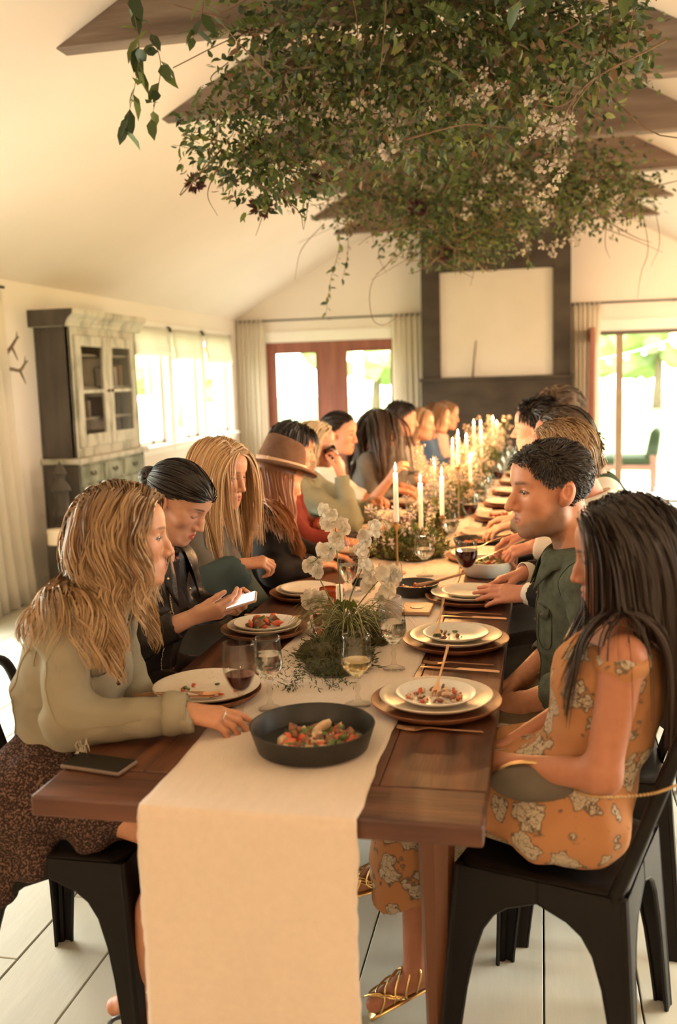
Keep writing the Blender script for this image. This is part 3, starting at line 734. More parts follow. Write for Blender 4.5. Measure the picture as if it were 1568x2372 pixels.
def tumbler(label, loc, H, R0, R1, liquid, fill, mat_='glass', name='tumbler', grp='tumblers on the table'):
    t = thing(name, label, 'glass', loc, 0, grp)
    bp = [(R0+(R1-R0)*(u**.8)+.004*math.sin(PI*u), H*u) for u in np.linspace(0, 1, 12)]
    prof = [(0, 0), (R0*.9, 0)]+bp+[(R1-.002, H+.0006)]+[(r-.0022, z) for r, z in bp[-2:1:-1]]+[(0, bp[2][1])]
    MB().lathe(prof, 32).build('glass_body', mat_, t, smooth=True, sharp=70)
    if liquid:
        ins = [(r-.0018, z) for r, z in bp[2:] if z < fill*H]
        MB().lathe([(0, bp[2][1]-.0002)]+ins+[(0, ins[-1][1])], 28).build('drink', liquid, t, smooth=True, sharp=60)
    return t

def scraps(parent, n, R, cols, seed, z=.0, size=(.004, .011), off=(0, 0)):
    """leftover food, one part for each colour"""
    g = random.Random(seed)
    for c in cols:
        m = MB()
        for k in range(n):
            a = g.uniform(0, 2*PI); r = R*math.sqrt(g.random()); s = g.uniform(*size)
            blob(m, (off[0]+r*math.cos(a), off[1]+r*math.sin(a), z+s*.95), (s*1.5, s, s*.6), g.randrange(10**6), 6, 4, .3)
        o = m.build('food_scrap', c, parent, smooth=True); o['kind'] = 'stuff'

WHO = {'L1': 'woman in the pale denim jacket', 'L2': 'woman in the black leather jacket', 'L3': 'woman with long straight blonde hair', 'L4': 'person in the brown felt hat',
       'L5': 'person in the dark red top', 'L6': 'blonde woman lifting a glass', 'L7': 'person in white with a dark updo', 'L8': 'woman with very long dark hair',
       'L9': 'person with short black hair in grey', 'L10': 'woman with light brown hair in beige', 'L11': 'woman in the blue top', 'L12': 'person with light hair in a pale pink top',
       'R1': 'woman in the orange floral dress', 'R2': 'man in the green button shirt', 'R3': 'blond man in the black suit', 'R4': 'man in the green waistcoat',
       'R5': 'man with the dark swept-up hair', 'R6': 'person with tousled brown hair'}
PLY = {'L1': 2.336, 'L2': 2.98, 'L3': 3.52, 'L4': 4.16, 'L5': 4.42, 'L6': 5.0, 'L7': 5.55, 'L8': 6.15, 'L9': 6.75, 'L10': 7.35, 'L11': 7.95, 'L12': 8.55,
       'R1': 2.333, 'R2': 2.913, 'R3': 3.511, 'R4': 4.32, 'R5': 4.90, 'R6': 5.52}
def TP(dx, y): return ax(y)+dx
for s, y in PLY.items():
    if s in ('L4',): continue
    dx = -.318 if s[0] == 'L' else .312
    x = TP(dx, y); who = WHO[s]
    if s in ('L1', 'L2'): x = (-.877, -.905)[s == 'L2']
    last_charger = dup(charger0, 'wooden charger under the plate of the ' + who, (x, y, TZ+.0042), random.uniform(0, 6))
    ex = .0037
    last_charger.scale = (.88, .88, 1) if s in ('L2', 'L3', 'L1') else (1, 1, 1)
    p = dup(plate0, 'cream stoneware dinner plate of the ' + who, (x, y, TZ+.0115+ex), random.uniform(0, 6))
    p.scale = (.86, .86, 1) if s in ('L2', 'L3') else (1, 1, 1)
    if s in ('R1', 'R2', 'R3', 'L2', 'L3'):
        q = dup(salad0, 'cream side plate of the ' + who, (x, y, TZ+.0195+ex), random.uniform(0, 6))
# extra settings along the far end whose guests are hidden
for k, y in enumerate((6.12, 6.72, 7.32, 7.92, 8.52)):
    x = TP(.312, y); nm = ('first', 'second', 'third', 'fourth', 'fifth')[k]
    dup(charger0, 'wooden charger at the %s empty setting beyond the person with tousled brown hair' % nm, (x, y, TZ+.0042), random.uniform(0, 6)).scale = (1, 1, 1)
    dup(plate0, 'cream dinner plate at the %s empty setting beyond the person with tousled brown hair' % nm, (x, y, TZ+.0152), random.uniform(0, 6))
def scrap_on(who, x, y, z, n, R, cols, seed, **k):
    t = thing('leftover_food', 'leftover food on the plate of the ' + who, 'food', (x, y, z), group='leftovers on plates')
    scraps(t, n, R, cols, seed, **k); return t
scrap_on(WHO['R1'], TP(.312, 2.333), 2.318, TZ+.031, 16, .07, ('food_red', 'food_cream', 'food_brown'), 1, size=(.003, .008))
scrap_on(WHO['R2'], TP(.29, 2.913), 2.90, TZ+.031, 8, .045, ('food_brown', 'food_green'), 2, size=(.003, .007))
scrap_on(WHO['L1'], -.865, 2.31, TZ+.0235, 5, .08, ('food_green', 'food_red'), 3, size=(.004, .008))
scrap_on(WHO['L2'], -.905, 2.98, TZ+.031, 12, .06, ('food_red', 'food_green', 'food_brown'), 4, size=(.006, .015))
for k, y in enumerate((6.12, 6.72)): pass
scrap_on(WHO['R6'], TP(.31, 5.52), 5.52, TZ+.0235, 10, .06, ('food_brown', 'food_red'), 6, size=(.006, .013))
scrap_on(WHO['L6'], TP(-.318, 5.0), 5.0, TZ+.0235, 10, .06, ('food_brown', 'food_red'), 7, size=(.006, .013))

# cutlery: handles toward the diner
for s in ('R1', 'R2', 'R3', 'R4', 'R5', 'R6'):
    y = PLY[s]; who = WHO[s]
    dup(fork0, 'copper fork beside the plate of the ' + who, (TP(.335, y), y-(.165 if s == 'R1' else .215), TZ+.0035), PI+.02)
    if s != 'R1': dup(knife0, 'copper knife beside the plate of the ' + who, (TP(.345, y), y-.262, TZ+.0035), PI-.12)
for s in ('L2', 'L3', 'L5', 'L6'):
    y = PLY[s]; who = WHO[s]
    dup(fork0, 'copper fork beside the plate of the ' + who, (TP(-.36, y), y+.185 if s != 'L2' else y+.205, TZ+.0035), .05)
    if s in ('L2',): dup(knife0, 'copper knife beside the plate of the ' + who, (TP(-.36, y), y+.23, TZ+.0035), .02)
def tilt_item(proto, label, loc, dir_, roll=0):
    o = dup(proto, label, loc); d = Vector(dir_).normalized()
    q = d.to_track_quat('X', 'Z'); o.rotation_mode = 'QUATERNION'; o.rotation_quaternion = q; return o
tilt_item(fork0, 'copper fork on the side plate of the ' + WHO['R1'], (-.255, 2.395, TZ+.066), (-.12, -.75, -.52))
tilt_item(fork0, 'copper fork on the side plate of the ' + WHO['R2'], (-.315, 2.955, TZ+.062), (-.05, -.72, -.50))
tilt_item(fork0, 'copper fork laid across the plate of the ' + WHO['L1'], (-.92, 2.262, TZ+.034), (1, .13, -.02))
tilt_item(knife0, 'copper knife laid across the plate of the ' + WHO['L1'], (-.93, 2.245, TZ+.034), (1, .16, -.02))

# glasses
goblet('wine_goblet', 'fluted goblet of red wine held by the woman in the pale denim jacket', (-.722, 2.155, TZ+.0045), .205, .0415, 'round', .36, 'red_wine', 14)
goblet('wine_goblet', 'clear water goblet beside the fluted red wine goblet', (-.680, 2.262, TZ+.0045), .19, .036, 'tulip', .62, 'water')
goblet('wine_goblet', 'tulip goblet of white wine between moss and copper-rimmed plate', (-.462, 2.32, TZ+.0045), .187, .0405, 'tulip', .40, 'white_wine')
goblet('wine_goblet', 'faceted water goblet beside the plate of the man in green', (-.415, 2.635, TZ+.0045), .182, .038, 'tulip', .62, 'water', 10)
goblet('wine_goblet', 'water goblet behind the white sweet peas', (-.705, 3.44, TZ+.0045), .175, .042, 'cup', .70, 'water', 10)
goblet('wine_goblet', 'wide water goblet beside the black serving bowl', (-.535, 3.36, TZ+.0045), .165, .046, 'round', .62, 'water')
goblet('wine_goblet', 'water goblet in front of the brass candlestick', (-.478, 3.93, TZ+.0045), .175, .043, 'tulip', .45, 'water')
goblet('wine_goblet', 'goblet of dark red wine in front of the salad bowl', (-.288, 3.74, TZ+.0045), .185, .045, 'round', .66, 'red_wine')
goblet('wine_goblet', 'empty goblet behind the white sweet pea sprays', (-.80, 4.02, TZ+.0045), .17, .042, 'cup', .5, None)
tumbler('round-bottomed tumbler of pink water beside the grass tuft', (-.712, 3.0, TZ+.0045), .115, .030, .043, 'water', .72)
tumbler('orange glass votive behind the sweet pea stems', (-.735, 3.235, TZ+.0045), .10, .034, .036, None, 0, 'orange_glass', 'votive_holder', 'votive holders')
tumbler('frosted pinkish votive beside the wide water goblet', (-.505, 3.14, TZ+.0045), .095, .036, .040, None, 0, 'frosted', 'votive_holder', 'votive holders')
tumbler('dark tumbler beside the plate of the woman with long straight blonde hair', (-.70, 3.66, TZ+.0045), .10, .036, .041, 'red_wine', .6)
g = random.Random(21)
for k, y in enumerate((4.61, 5.21, 5.82, 6.42, 7.02, 7.62, 8.22, 8.80)):
    nm = ('first', 'second', 'third', 'fourth', 'fifth', 'sixth', 'seventh', 'eighth')[k]
    goblet('wine_goblet', '%s goblet along the plates past the salad bowl' % nm, (TP(.155+g.uniform(-.02, .02), y), y, TZ+.0045), .175, .042, g.choice(('tulip', 'round')), .6, 'red_wine' if k in (1, 4) else 'water')
    goblet('wine_goblet', '%s goblet along the guests past the felt hat' % nm, (TP(-.165+g.uniform(-.02, .02), y+.065), y+.065, TZ+.0045), .17, .042, g.choice(('tulip', 'cup')), .6, g.choice(('water', 'white_wine')))

# black serving bowl in front
t = thing('serving_bowl', 'shallow black stoneware serving bowl of leftovers on the runner', 'bowl', (-.512, 2.03, TZ+.0045))
MB().lathe([(0, 0), (.118, 0), (.128, .004), (.143, .052), (.1445, .055), (.1405, .0555), (.136, .05), (.122, .012), (0, .010)], 56).build('bowl_body', 'pan_black', t, smooth=True, sharp=50)
scraps(t, 55, .092, ('food_red', 'food_cream', 'food_green', 'food_brown'), 12, z=.011, size=(.006, .013), off=(.022, -.02))
s = MB(); blob(s, (.012, .038, .030), (.030, .024, .011), 5, 12, 8, .05); s.build('potato_slice', 'food_cream', t, smooth=True)
t = thing('serving_bowl', 'small black bowl with wooden spoon and pink leftovers', 'bowl', (-.475, 3.58, TZ+.0045))
MB().lathe([(0, 0), (.06, 0), (.075, .008), (.092, .045), (.094, .048), (.0905, .048), (.07, .012), (0, .009)], 40).build('bowl_body', 'pan_black', t, smooth=True, sharp=50)
scraps(t, 16, .06, ('food_red', 'food_cream'), 13, z=.014, size=(.006, .012))
o = MB().tube(bez([(0, 0, 0), (.08, .01, .02), (.19, .03, .05)], 10), [.011, .005, .005], 8).build('wooden_spoon', 'board_wood', loc=(-.47, 3.585, TZ+.036), smooth=True)
tag(o, 'wooden spoon lying in the small black bowl', 'spoon')
t = thing('serving_bowl', 'low black oval dish beyond the salad bowl', 'bowl', (TP(.27, 4.66), 4.655, TZ+.0015))
MB().lathe([(0, 0), (.09, 0), (.108, .01), (.122, .04), (.119, .04), (.1, .012), (0, .009)], 36).build('bowl_body', 'pan_black', t, smooth=True, sharp=50)
scraps(t, 10, .08, ('food_red', 'food_green'), 15, z=.012, size=(.006, .012))
t = thing('salad_bowl', 'white stoneware bowl of dark salad beside the red wine goblet', 'bowl', (-.222, 3.98, TZ+.001))
MB().lathe([(0, 0), (.075, 0), (.09, .004), (.112, .05), (.1135, .066), (.110, .0665), (.104, .05), (.085, .012), (0, .010)], 48).build('bowl_body', 'stoneware_white', t, smooth=True, sharp=50)
scraps(t, 26, .08, ('food_green', 'food_green', 'food_brown'), 14, z=.03, size=(.009, .018))
s = MB(); blob(s, (.01, -.03, .055), .014, 3, 8, 6, .1); s.build('tomato', 'food_red', t, smooth=True)
o = MB().box(-.055, .055, -.075, .075, 0, .014).build('serving_board', 'board_wood', loc=(-.435, 3.325, TZ+.0045), bevel=.004)
tag(o, 'small wooden board with a dark oval inset', 'board')
MB().lathe([(0, .0142), (.026, .0142), (.026, .0155), (0, .0155)], 20).build('inset', 'pan_black', o)
# phones
t = thing('smartphone', 'dark smartphone lying on the table corner in a brown case', 'phone', (-.962, 1.862, TZ+.001), -.17)
MB().box(-.078, .078, -.038, .038, 0, .010).build('case', 'phone_case', t, bevel=.006, seg=3)
MB().box(-.074, .074, -.035, .035, .0095, .0112).build('screen', 'phone_black', t, bevel=.003)
t = thing('smartphone', 'lit smartphone held by the woman in the black leather jacket', 'phone', (-.915, 2.715, .925), 0)
t.rotation_euler = (math.radians(12), math.radians(-16), math.radians(10))
MB().box(-.072, .072, -.036, .036, 0, .010).build('case', 'phone_case_pink', t, bevel=.006, seg=3)
MB().box(-.067, .067, -.032, .032, .0095, .0108).build('screen', 'screen_on', t)

# ---------------------------------------------------------------- candles
def flame(t, z):
    MB().lathe([(0, 0), (.0032, .004), (.0052, .012), (.0042, .022), (.0018, .032), (0, .040)], 10, (0, 0, z+.006)).build('flame', 'flame', t, smooth=True)
    MB().tube([(0, 0, z-.002), (.0005, 0, z+.010)], .0011, 5).build('wick', 'wick', t)
    l = lamp('candle_light', 'POINT', (0, 0, z+.03), CANDLE_W, (1, .46, .15), shadow_soft_size=.012); l.parent = t
CANDLE_W = 10.0
def candlestick(x, y, zc0, zc1, label, kind='stick'):
    z0 = TZ+.0045
    t = thing('candlestick', label, 'candle', (x, y, z0), 0, 'lit candles along the table')
    a = zc0-z0; b = zc1-z0
    if kind == 'stick':
        MB().lathe([(0, 0), (.036, 0), (.036, .004), (.008, .008), (.0045, .02), (.004, a-.03), (.007, a-.022), (.011, a-.01), (.0175, a-.004), (.0175, a), (.0115, a+.001), (.0115, a+.012), (0, a+.012)], 16).build('holder', 'brass', t, smooth=True, sharp=50)
    else:
        MB().lathe([(0, 0), (.034, 0), (.034, .006), (.016, .012), (.013, a), (.013, a+.01), (0, a+.01)], 16).build('holder', 'brass', t, smooth=True, sharp=50)
    MB().lathe([(0, a+.001), (.0112, a+.001), (.0108, (a+b)/2), (.0098, b-.004), (.007, b), (0, b-.002)], 14).build('taper', 'wax', t, smooth=True, sharp=50)
    flame(t, b)
CS = [(-.602, 3.98, .976, 1.198, 'tall taper on a thin brass stick behind the wide water goblet'), (-.552, 4.42, .87, 1.105, 'taper rising from the moss beside the lilac flowers'),
      (-.471, 4.62, .911, 1.115, 'taper beside the fern with tilted wax'), (-.473, 5.60, 1.07, 1.242, 'tall taper on a dark stick past the lilac flowers'),
      (-.541, 6.0, 1.0, 1.168, 'taper just past the tall lone stick'), (-.60, 5.45, .90, 1.09, 'short taper among the pale blossoms'),
      (-.500, 6.6, .98, 1.159, 'taper half way to the fireplace among blossoms'), (-.417, 6.9, 1.0, 1.169, 'taper on the guests-free side of the far blossoms'),
      (-.502, 7.4, 1.02, 1.215, 'tall taper far along among white blossoms'), (-.474, 7.8, 1.0, 1.193, 'taper next to the farthest pair of tapers'),
      (-.396, 8.2, 1.02, 1.207, 'tallest taper near the fireplace end'), (-.382, 8.6, .96, 1.15, 'taper at the fireplace end of the table'), (-.448, 6.2, .90, 1.05, 'low taper beside the pale roses')]
for x, y, a, b, lab in CS: candlestick(x, y, a, b, lab)

# ---------------------------------------------------------------- implicit surfaces for bodies and cloth
def rot_from(look):
    """look=(yaw,pitch,roll): yaw 0 faces +x, counter-clockwise; pitch up +. columns: right, forward, up"""
    yw, pt, rl = look
    f = np.array((math.cos(yw)*math.cos(pt), math.sin(yw)*math.cos(pt), math.sin(pt)))
    r = np.array((math.sin(yw), -math.cos(yw), 0.)); u = np.cross(r, f)
    r2 = r*math.cos(rl)+u*math.sin(rl); u2 = -r*math.sin(rl)+u*math.cos(rl)
    return np.stack([r2, f, u2], 1)

def CAP(a, b, ra, rb, k=.02, op=1): return ('cap', np.asarray(a, float), np.asarray(b, float), ra, rb, k, op)
def ELL(c, r, R=None, k=.02, op=1): return ('ell', np.asarray(c, float), np.asarray((r, r, r) if np.isscalar(r) else r, float), None if R is None else np.asarray(R, float), 0, k, op)
def CUT(n, c): return ('cut', unit(n), np.asarray(c, float), 0, 0, 0, -1)      # removes the side the normal points to

def pd(p, X, Y, Z):
    if p[0] == 'cap':
        a, b, ra, rb = p[1:5]; d = b-a; L = max(1e-9, d@d)
        t = np.clip(((X-a[0])*d[0]+(Y-a[1])*d[1]+(Z-a[2])*d[2])/L, 0, 1)
        return np.sqrt((X-a[0]-t*d[0])**2+(Y-a[1]-t*d[1])**2+(Z-a[2]-t*d[2])**2)-(ra+(rb-ra)*t)
    if p[0] == 'ell':
        c, r, R = p[1:4]; x, y, z = X-c[0], Y-c[1], Z-c[2]
        if R is not None: x, y, z = (R[0, 0]*x+R[1, 0]*y+R[2, 0]*z), (R[0, 1]*x+R[1, 1]*y+R[2, 1]*z), (R[0, 2]*x+R[1, 2]*y+R[2, 2]*z)
        x = x/r[0]; y = y/r[1]; z = z/r[2]
        k0 = np.sqrt(x*x+y*y+z*z); k1 = np.sqrt((x/r[0])**2+(y/r[1])**2+(z/r[2])**2)
        return k0*(k0-1)/np.maximum(k1, 1e-6)
    n, c = p[1], p[2]
    return (X-c[0])*n[0]+(Y-c[1])*n[1]+(Z-c[2])*n[2]

def pbox(p):
    if p[0] == 'cap':
        a, b, ra, rb = p[1:5]; r = max(ra, rb); return np.minimum(a, b)-r, np.maximum(a, b)+r
    c, r, R = p[1:4]
    e = r if R is None else np.sqrt(((R*r)**2).sum(1))
    return c-e, c+e

def eval_pts(prims, P):
    d = np.full(len(P), 9.)
    for p in prims:
        if p[-1] > 0:
            e = pd(p, P[:, 0], P[:, 1], P[:, 2]); k = max(p[-2], 1e-6); h = np.maximum(k-np.abs(d-e), 0)/k; d = np.minimum(d, e)-h*h*k*.25
    return d

def axis_coords(lo, hi, hc, fine, hf):
    out = [lo]; x = lo
    while x < hi:
        h = hc
        for a, b in fine:
            if a-hc <= x < b: h = hf
        x += h; out.append(x)
    return np.array(out)

def mesh_prims(prims, hc=.009, fine=(), hf=.003, smooth=1):
    bx = [pbox(p) for p in prims if p[-1] > 0]
    lo = np.min([b[0] for b in bx], 0)-.02; hi = np.max([b[1] for b in bx], 0)+.02
    A = [axis_coords(lo[i], hi[i], hc, [(f[0][i], f[1][i]) for f in fine], hf).astype(np.float32) for i in range(3)]
    D = np.full([len(a) for a in A], .08, np.float32)
    for p in prims:
        k = p[-2]; op = p[-1]
        if p[0] == 'cut': sl = [slice(0, len(a)) for a in A]
        else:
            l, h = pbox(p); m = .02+k
            sl = [slice(max(0, np.searchsorted(A[i], l[i]-m)-1), np.searchsorted(A[i], h[i]+m)+1) for i in range(3)]
        X = A[0][sl[0]][:, None, None]; Y = A[1][sl[1]][None, :, None]; Z = A[2][sl[2]][None, None, :]
        d = pd(p, X, Y, Z).astype(np.float32); B = D[sl[0], sl[1], sl[2]]
        if op > 0:
            if k > 1e-6: h = np.maximum(k-np.abs(B-d), 0)/k; D[sl[0], sl[1], sl[2]] = np.minimum(B, d)-h*h*k*.25
            else: D[sl[0], sl[1], sl[2]] = np.minimum(B, d)
        elif p[0] == 'cut': D[sl[0], sl[1], sl[2]] = np.maximum(B, d)
        else:
            d = -d
            h = np.maximum(k-np.abs(B-d), 0)/max(k, 1e-6); D[sl[0], sl[1], sl[2]] = np.maximum(B, d)+h*h*k*.25
    return surface_nets(D, A, smooth)

def surface_nets(D, A, smooth=1):
    I = D < 0
    nx, ny, nz = D.shape
    c = np.zeros((nx-1, ny-1, nz-1), np.uint8)
    for dx in (0, 1):
        for dy in (0, 1):
            for dz in (0, 1): c += I[dx:nx-1+dx, dy:ny-1+dy, dz:nz-1+dz]
    act = (c > 0) & (c < 8); idx = np.argwhere(act)
    i, j, k = idx.T
    val = {}
    for dx in (0, 1):
        for dy in (0, 1):
            for dz in (0, 1): val[dx, dy, dz] = D[i+dx, j+dy, k+dz]
    acc = np.zeros((len(idx), 3)); cnt = np.zeros(len(idx))
    cs = list(val)
    for a in cs:
        for b in cs:
            if sum(abs(x-y) for x, y in zip(a, b)) == 1 and a < b:
                va, vb = val[a], val[b]; m = (va < 0) != (vb < 0)
                t = np.where(m, va/np.where(m, va-vb, 1), 0)
                for q in range(3): acc[:, q] += np.where(m, a[q]+(b[q]-a[q])*t, 0)
                cnt += m
    fr = acc/cnt[:, None]
    V = np.stack([A[q][idx[:, q]]+(A[q][idx[:, q]+1]-A[q][idx[:, q]])*fr[:, q] for q in range(3)], 1).astype(np.float64)
    mp = np.full(act.shape, -1, np.int32); mp[i, j, k] = np.arange(len(idx))
    F = []
    for q in range(3):
        s0 = [slice(None)]*3; s1 = [slice(None)]*3; s0[q] = slice(0, -1); s1[q] = slice(1, None)
        a = I[tuple(s0)]; b = I[tuple(s1)]; e = np.argwhere(a != b)
        u, v = [(1, 2), (2, 0), (0, 1)][q]
        ok = (e[:, u] > 0) & (e[:, v] > 0) & (e[:, u] < act.shape[u]) & (e[:, v] < act.shape[v]); e = e[ok]
        ins = a[tuple(e.T)]
        def at(du, dv):
            w_ = e.copy(); w_[:, u] -= du; w_[:, v] -= dv; return mp[tuple(w_.T)]
        Q = np.stack([at(1, 1), at(0, 1), at(0, 0), at(1, 0)], 1)
        Q[~ins] = Q[~ins][:, ::-1]; F.append(Q)
    F = np.concatenate(F); F = F[(F >= 0).all(1)]
    for _ in range(smooth):
        S = np.zeros_like(V); n = np.zeros(len(V))
        for a, b in ((0, 1), (1, 2), (2, 3), (3, 0)):
            np.add.at(S, F[:, a], V[F[:, b]]); np.add.at(n, F[:, a], 1)
            np.add.at(S, F[:, b], V[F[:, a]]); np.add.at(n, F[:, b], 1)
        V = V*.5+.5*S/np.maximum(n, 1)[:, None]
    return V, F

def vnormals(V, F):
    n = np.cross(V[F[:, 2]]-V[F[:, 0]], V[F[:, 3]]-V[F[:, 1]]); N = np.zeros_like(V)
    for q in range(4): np.add.at(N, F[:, q], n)
    return N/np.maximum(1e-12, np.linalg.norm(N, axis=1))[:, None]

def wrinkle(V, F, amp, freq=18., seed=0, aniso=(1, 1, 1.6)):
    """soft cloth folds pushed along the normals"""
    g = np.random.default_rng(seed); N = vnormals(V, F); P = V*np.array(aniso); h = np.zeros(len(V))
    for o in range(6):
        d = unit(g.normal(size=3)); d2 = unit(g.normal(size=3)); fr = freq*(1+.55*o)*g.uniform(.8, 1.2)
        h += np.sin((P@d)*fr+1.6*np.sin((P@d2)*fr*.45+g.uniform(0, 6))+g.uniform(0, 6))/(1+.5*o)
    h = np.sign(h)*np.abs(h/2.2)**1.3
    return V+N*(amp*h)[:, None]

# ---------------------------------------------------------------- head, hand
def head_prims(H, R, s=1., male=False, lids=1., smile=0.):
    T = lambda x, y, z: H+R@(np.array((x, y, z))*s)
    E = lambda c, r, k=.02, op=1, Q=None: ELL(T(*c), np.array(r if not np.isscalar(r) else (r, r, r))*s, R if Q is None else R@Q, k*s, op)
    C = lambda a, b, ra, rb, k=.01, op=1: CAP(T(*a), T(*b), ra*s, rb*s, k*s, op)
    j = 1.10 if male else 1.
    P = [E((0, -.012, .033), (.0745, .095, .082)), E((0, .028, -.012), (.060, .060, .086), .03),
         E((0, .030, -.068), (.050*j, .050, .042*j), .03), E((0, .074, -.099*(1.03 if male else 1)), (.019*j, .014, .015), .025),
         E((0, .060, .052), (.050, .030, .034), .03)]
    for q in (-1, 1):
        P += [E((q*.043, .056, -.020), (.020, .020, .020), .025), C((q*.045*j, .0, -.062), (q*.028*j, .058, -.092), .018, .014, .03),
              C((q*.014, .083, .026), (q*.044, .066, .027), .0085 if male else .006, .006, .018)]
    for q in (-1, 1): P.append(E((q*.031, .094, .004), (.017, .0125, .0115), .014, -1))
    n = 1.08 if male else .95
    P += [C((0, .070, .012), (0, .077, -.030), .0125, .0150, .010)]
    P += [C((0, .083, .018), (0, .0985*n**.3, -.014), .0075, .0085, .012), C((0, .0985*n**.3, -.014), (0, .108*n**.4, -.0335), .0085, .0108*n, .008)]
    for q in (-1, 1): P.append(E((q*.0115, .094, -.037), (.0078*n, .011, .0078), .006))
    for q in (-1, 1):
        P.append(E((q*.031, .0715, .004), (.0158, .0142, .0142), .004))
        if lids > .05: P.append(E((q*.031, .0865, .0025), (.0118, .010, .0052*lids), .0025, -1))
    lz = -.0665
    P += [E((0, .078, lz), (.026, .016, .020), .016)]
    P += [C((0, .0915, lz+.0058), (.019, .0795, lz+.0012+smile*.004), .0052, .0028, .005), C((0, .0915, lz+.0058), (-.019, .0795, lz+.0012+smile*.004), .0052, .0028, .005),
          C((0, .0905, lz-.0052), (.016, .0800, lz-.002+smile*.004), .0062, .0030, .004), C((0, .0905, lz-.0052), (-.016, .0800, lz-.002+smile*.004), .0062, .0030, .004)]
    P.append(E((0, .098, lz+.0008), (.017, .006, .0012), .002, -1))
    for q in (-1, 1):
        a = .32; Q = np.array(((1, 0, 0), (0, math.cos(a), -math.sin(a)), (0, math.sin(a), math.cos(a))))
        P += [E((q*.0775, -.012, -.004), (.0115, .0200, .0325), .004, 1, Q), E((q*.0915, -.008, .003), (.0105, .0125, .0205), .002, -1, Q), E((q*.080, -.010, -.002), (.0048, .009, .016), .003, 1, Q), E((q*.0850, -.004, .001), (.006, .0055, .010), .002, -1, Q), E((q*.0745, .003, -.027), (.0065, .008, .010), .006)]
    return P, T

def head_colors(V, H, R, s, skin, male=False, stubble=0., lips=(.45, .10, .08), brow=(.06, .035, .02), closed=False, blush=.25, lash=.8):
    L = (V-H)@R/s; C = np.tile(np.array(skin, float), (len(V), 1))
    def mixc(w_, c):
        nonlocal C
        w_ = np.clip(w_, 0, 1)[:, None]; C = C*(1-w_)+np.array(c)*w_
    near = (np.abs(L) < .16).all(1)
    x, y, z = L.T; lz = -.0665; front = (y > .03) & near
    e = ((np.abs(x)-.045)/.022)**2+((z+.022)/.02)**2
    mixc(np.where(front, blush*np.exp(-e), 0), np.array(skin)*np.array((1.0, .62, .55)))
    lipw = 1-np.clip((np.sqrt((x/.0215)**2+((z-lz)/.0105)**2)-.85)/.25, 0, 1)
    mixc(np.where(front & (y > .074), lipw*.85, 0), lips)
    mixc(np.where(front & (y > .07), np.clip(1-np.abs(z-lz-.0006)/.0018, 0, 1)*(np.abs(x) < .019)*.6, 0), (.10, .03, .025))
    bz = .028-.10*np.maximum(np.abs(np.abs(x)-.036)-.008, 0)
    bw = np.clip(1.3-np.abs(z-bz)/(.0050 if male else .0036), 0, 1)*np.clip((np.abs(x)-.009)/.007, 0, 1)*np.clip((.055-np.abs(x))/.016, 0, 1)*(.75+.25*np.sin(x*2600+z*900))
    mixc(np.where(front, np.minimum(1, bw*1.3)*.85, 0), brow)
    r = np.sqrt(((np.abs(x)-.031)/.0135)**2+((z-(.0025 if not closed else -.003))/(.0062 if not closed else .0030))**2)
    dx = (np.abs(x)-.031)/.0140
    if closed: lw_ = np.clip(1.25-np.abs(z-(-.0045+.005*dx*dx))/.0021, 0, 1)*(np.abs(dx) < 1.05)
    else: lw_ = np.maximum(np.clip(1.3-np.abs(r-1.05)/.30, 0, 1)*(z > .0005), np.clip(1-np.abs(r-1.0)/.22, 0, 1)*.5)
    mixc(np.where(front & (y > .055), lw_*lash, 0), (.022, .013, .010))
    if not male: mixc(np.where(front, .25*np.exp(-(((np.abs(x)-.031)/.015)**2+((z-.009)/.006)**2)), 0), (.28, .15, .10))
    if stubble:
        g_ = (z < .02) & near & (y > -.02) & (y+.35*(z+.06) > -.03)
        zb = -.050+np.maximum(0, .045-y)*.85; d = np.clip((zb-z)/.022, 0, 1)*np.clip((y+.02)/.02, 0, 1)*np.clip(np.sqrt((x/.024)**2+((z-lz)/.012)**2)-.9, 0, 1)
        mixc(np.where(g_, d*stubble, 0), (.16, .095, .06))
        m_ = np.clip(1-np.sqrt((x/.026)**2+((z-lz-.0125)/.006)**2), 0, 1)
        mixc(np.where(front, m_*stubble, 0), (.16, .095, .06))
    mixc(np.where(front, .8*np.exp(-((np.abs(x)-.0065)/.0035)**2-((z+.0462)/.0026)**2)*(y > .085), 0), (.10, .035, .025))  # nostril shade painted into the skin colour, no hollows modelled
    ear = near & (np.abs(x) > .074) & (np.abs(z) < .05)
    mixc(np.where(ear, .3, 0), np.array(skin)*np.array((1., .6, .5)))
    return C

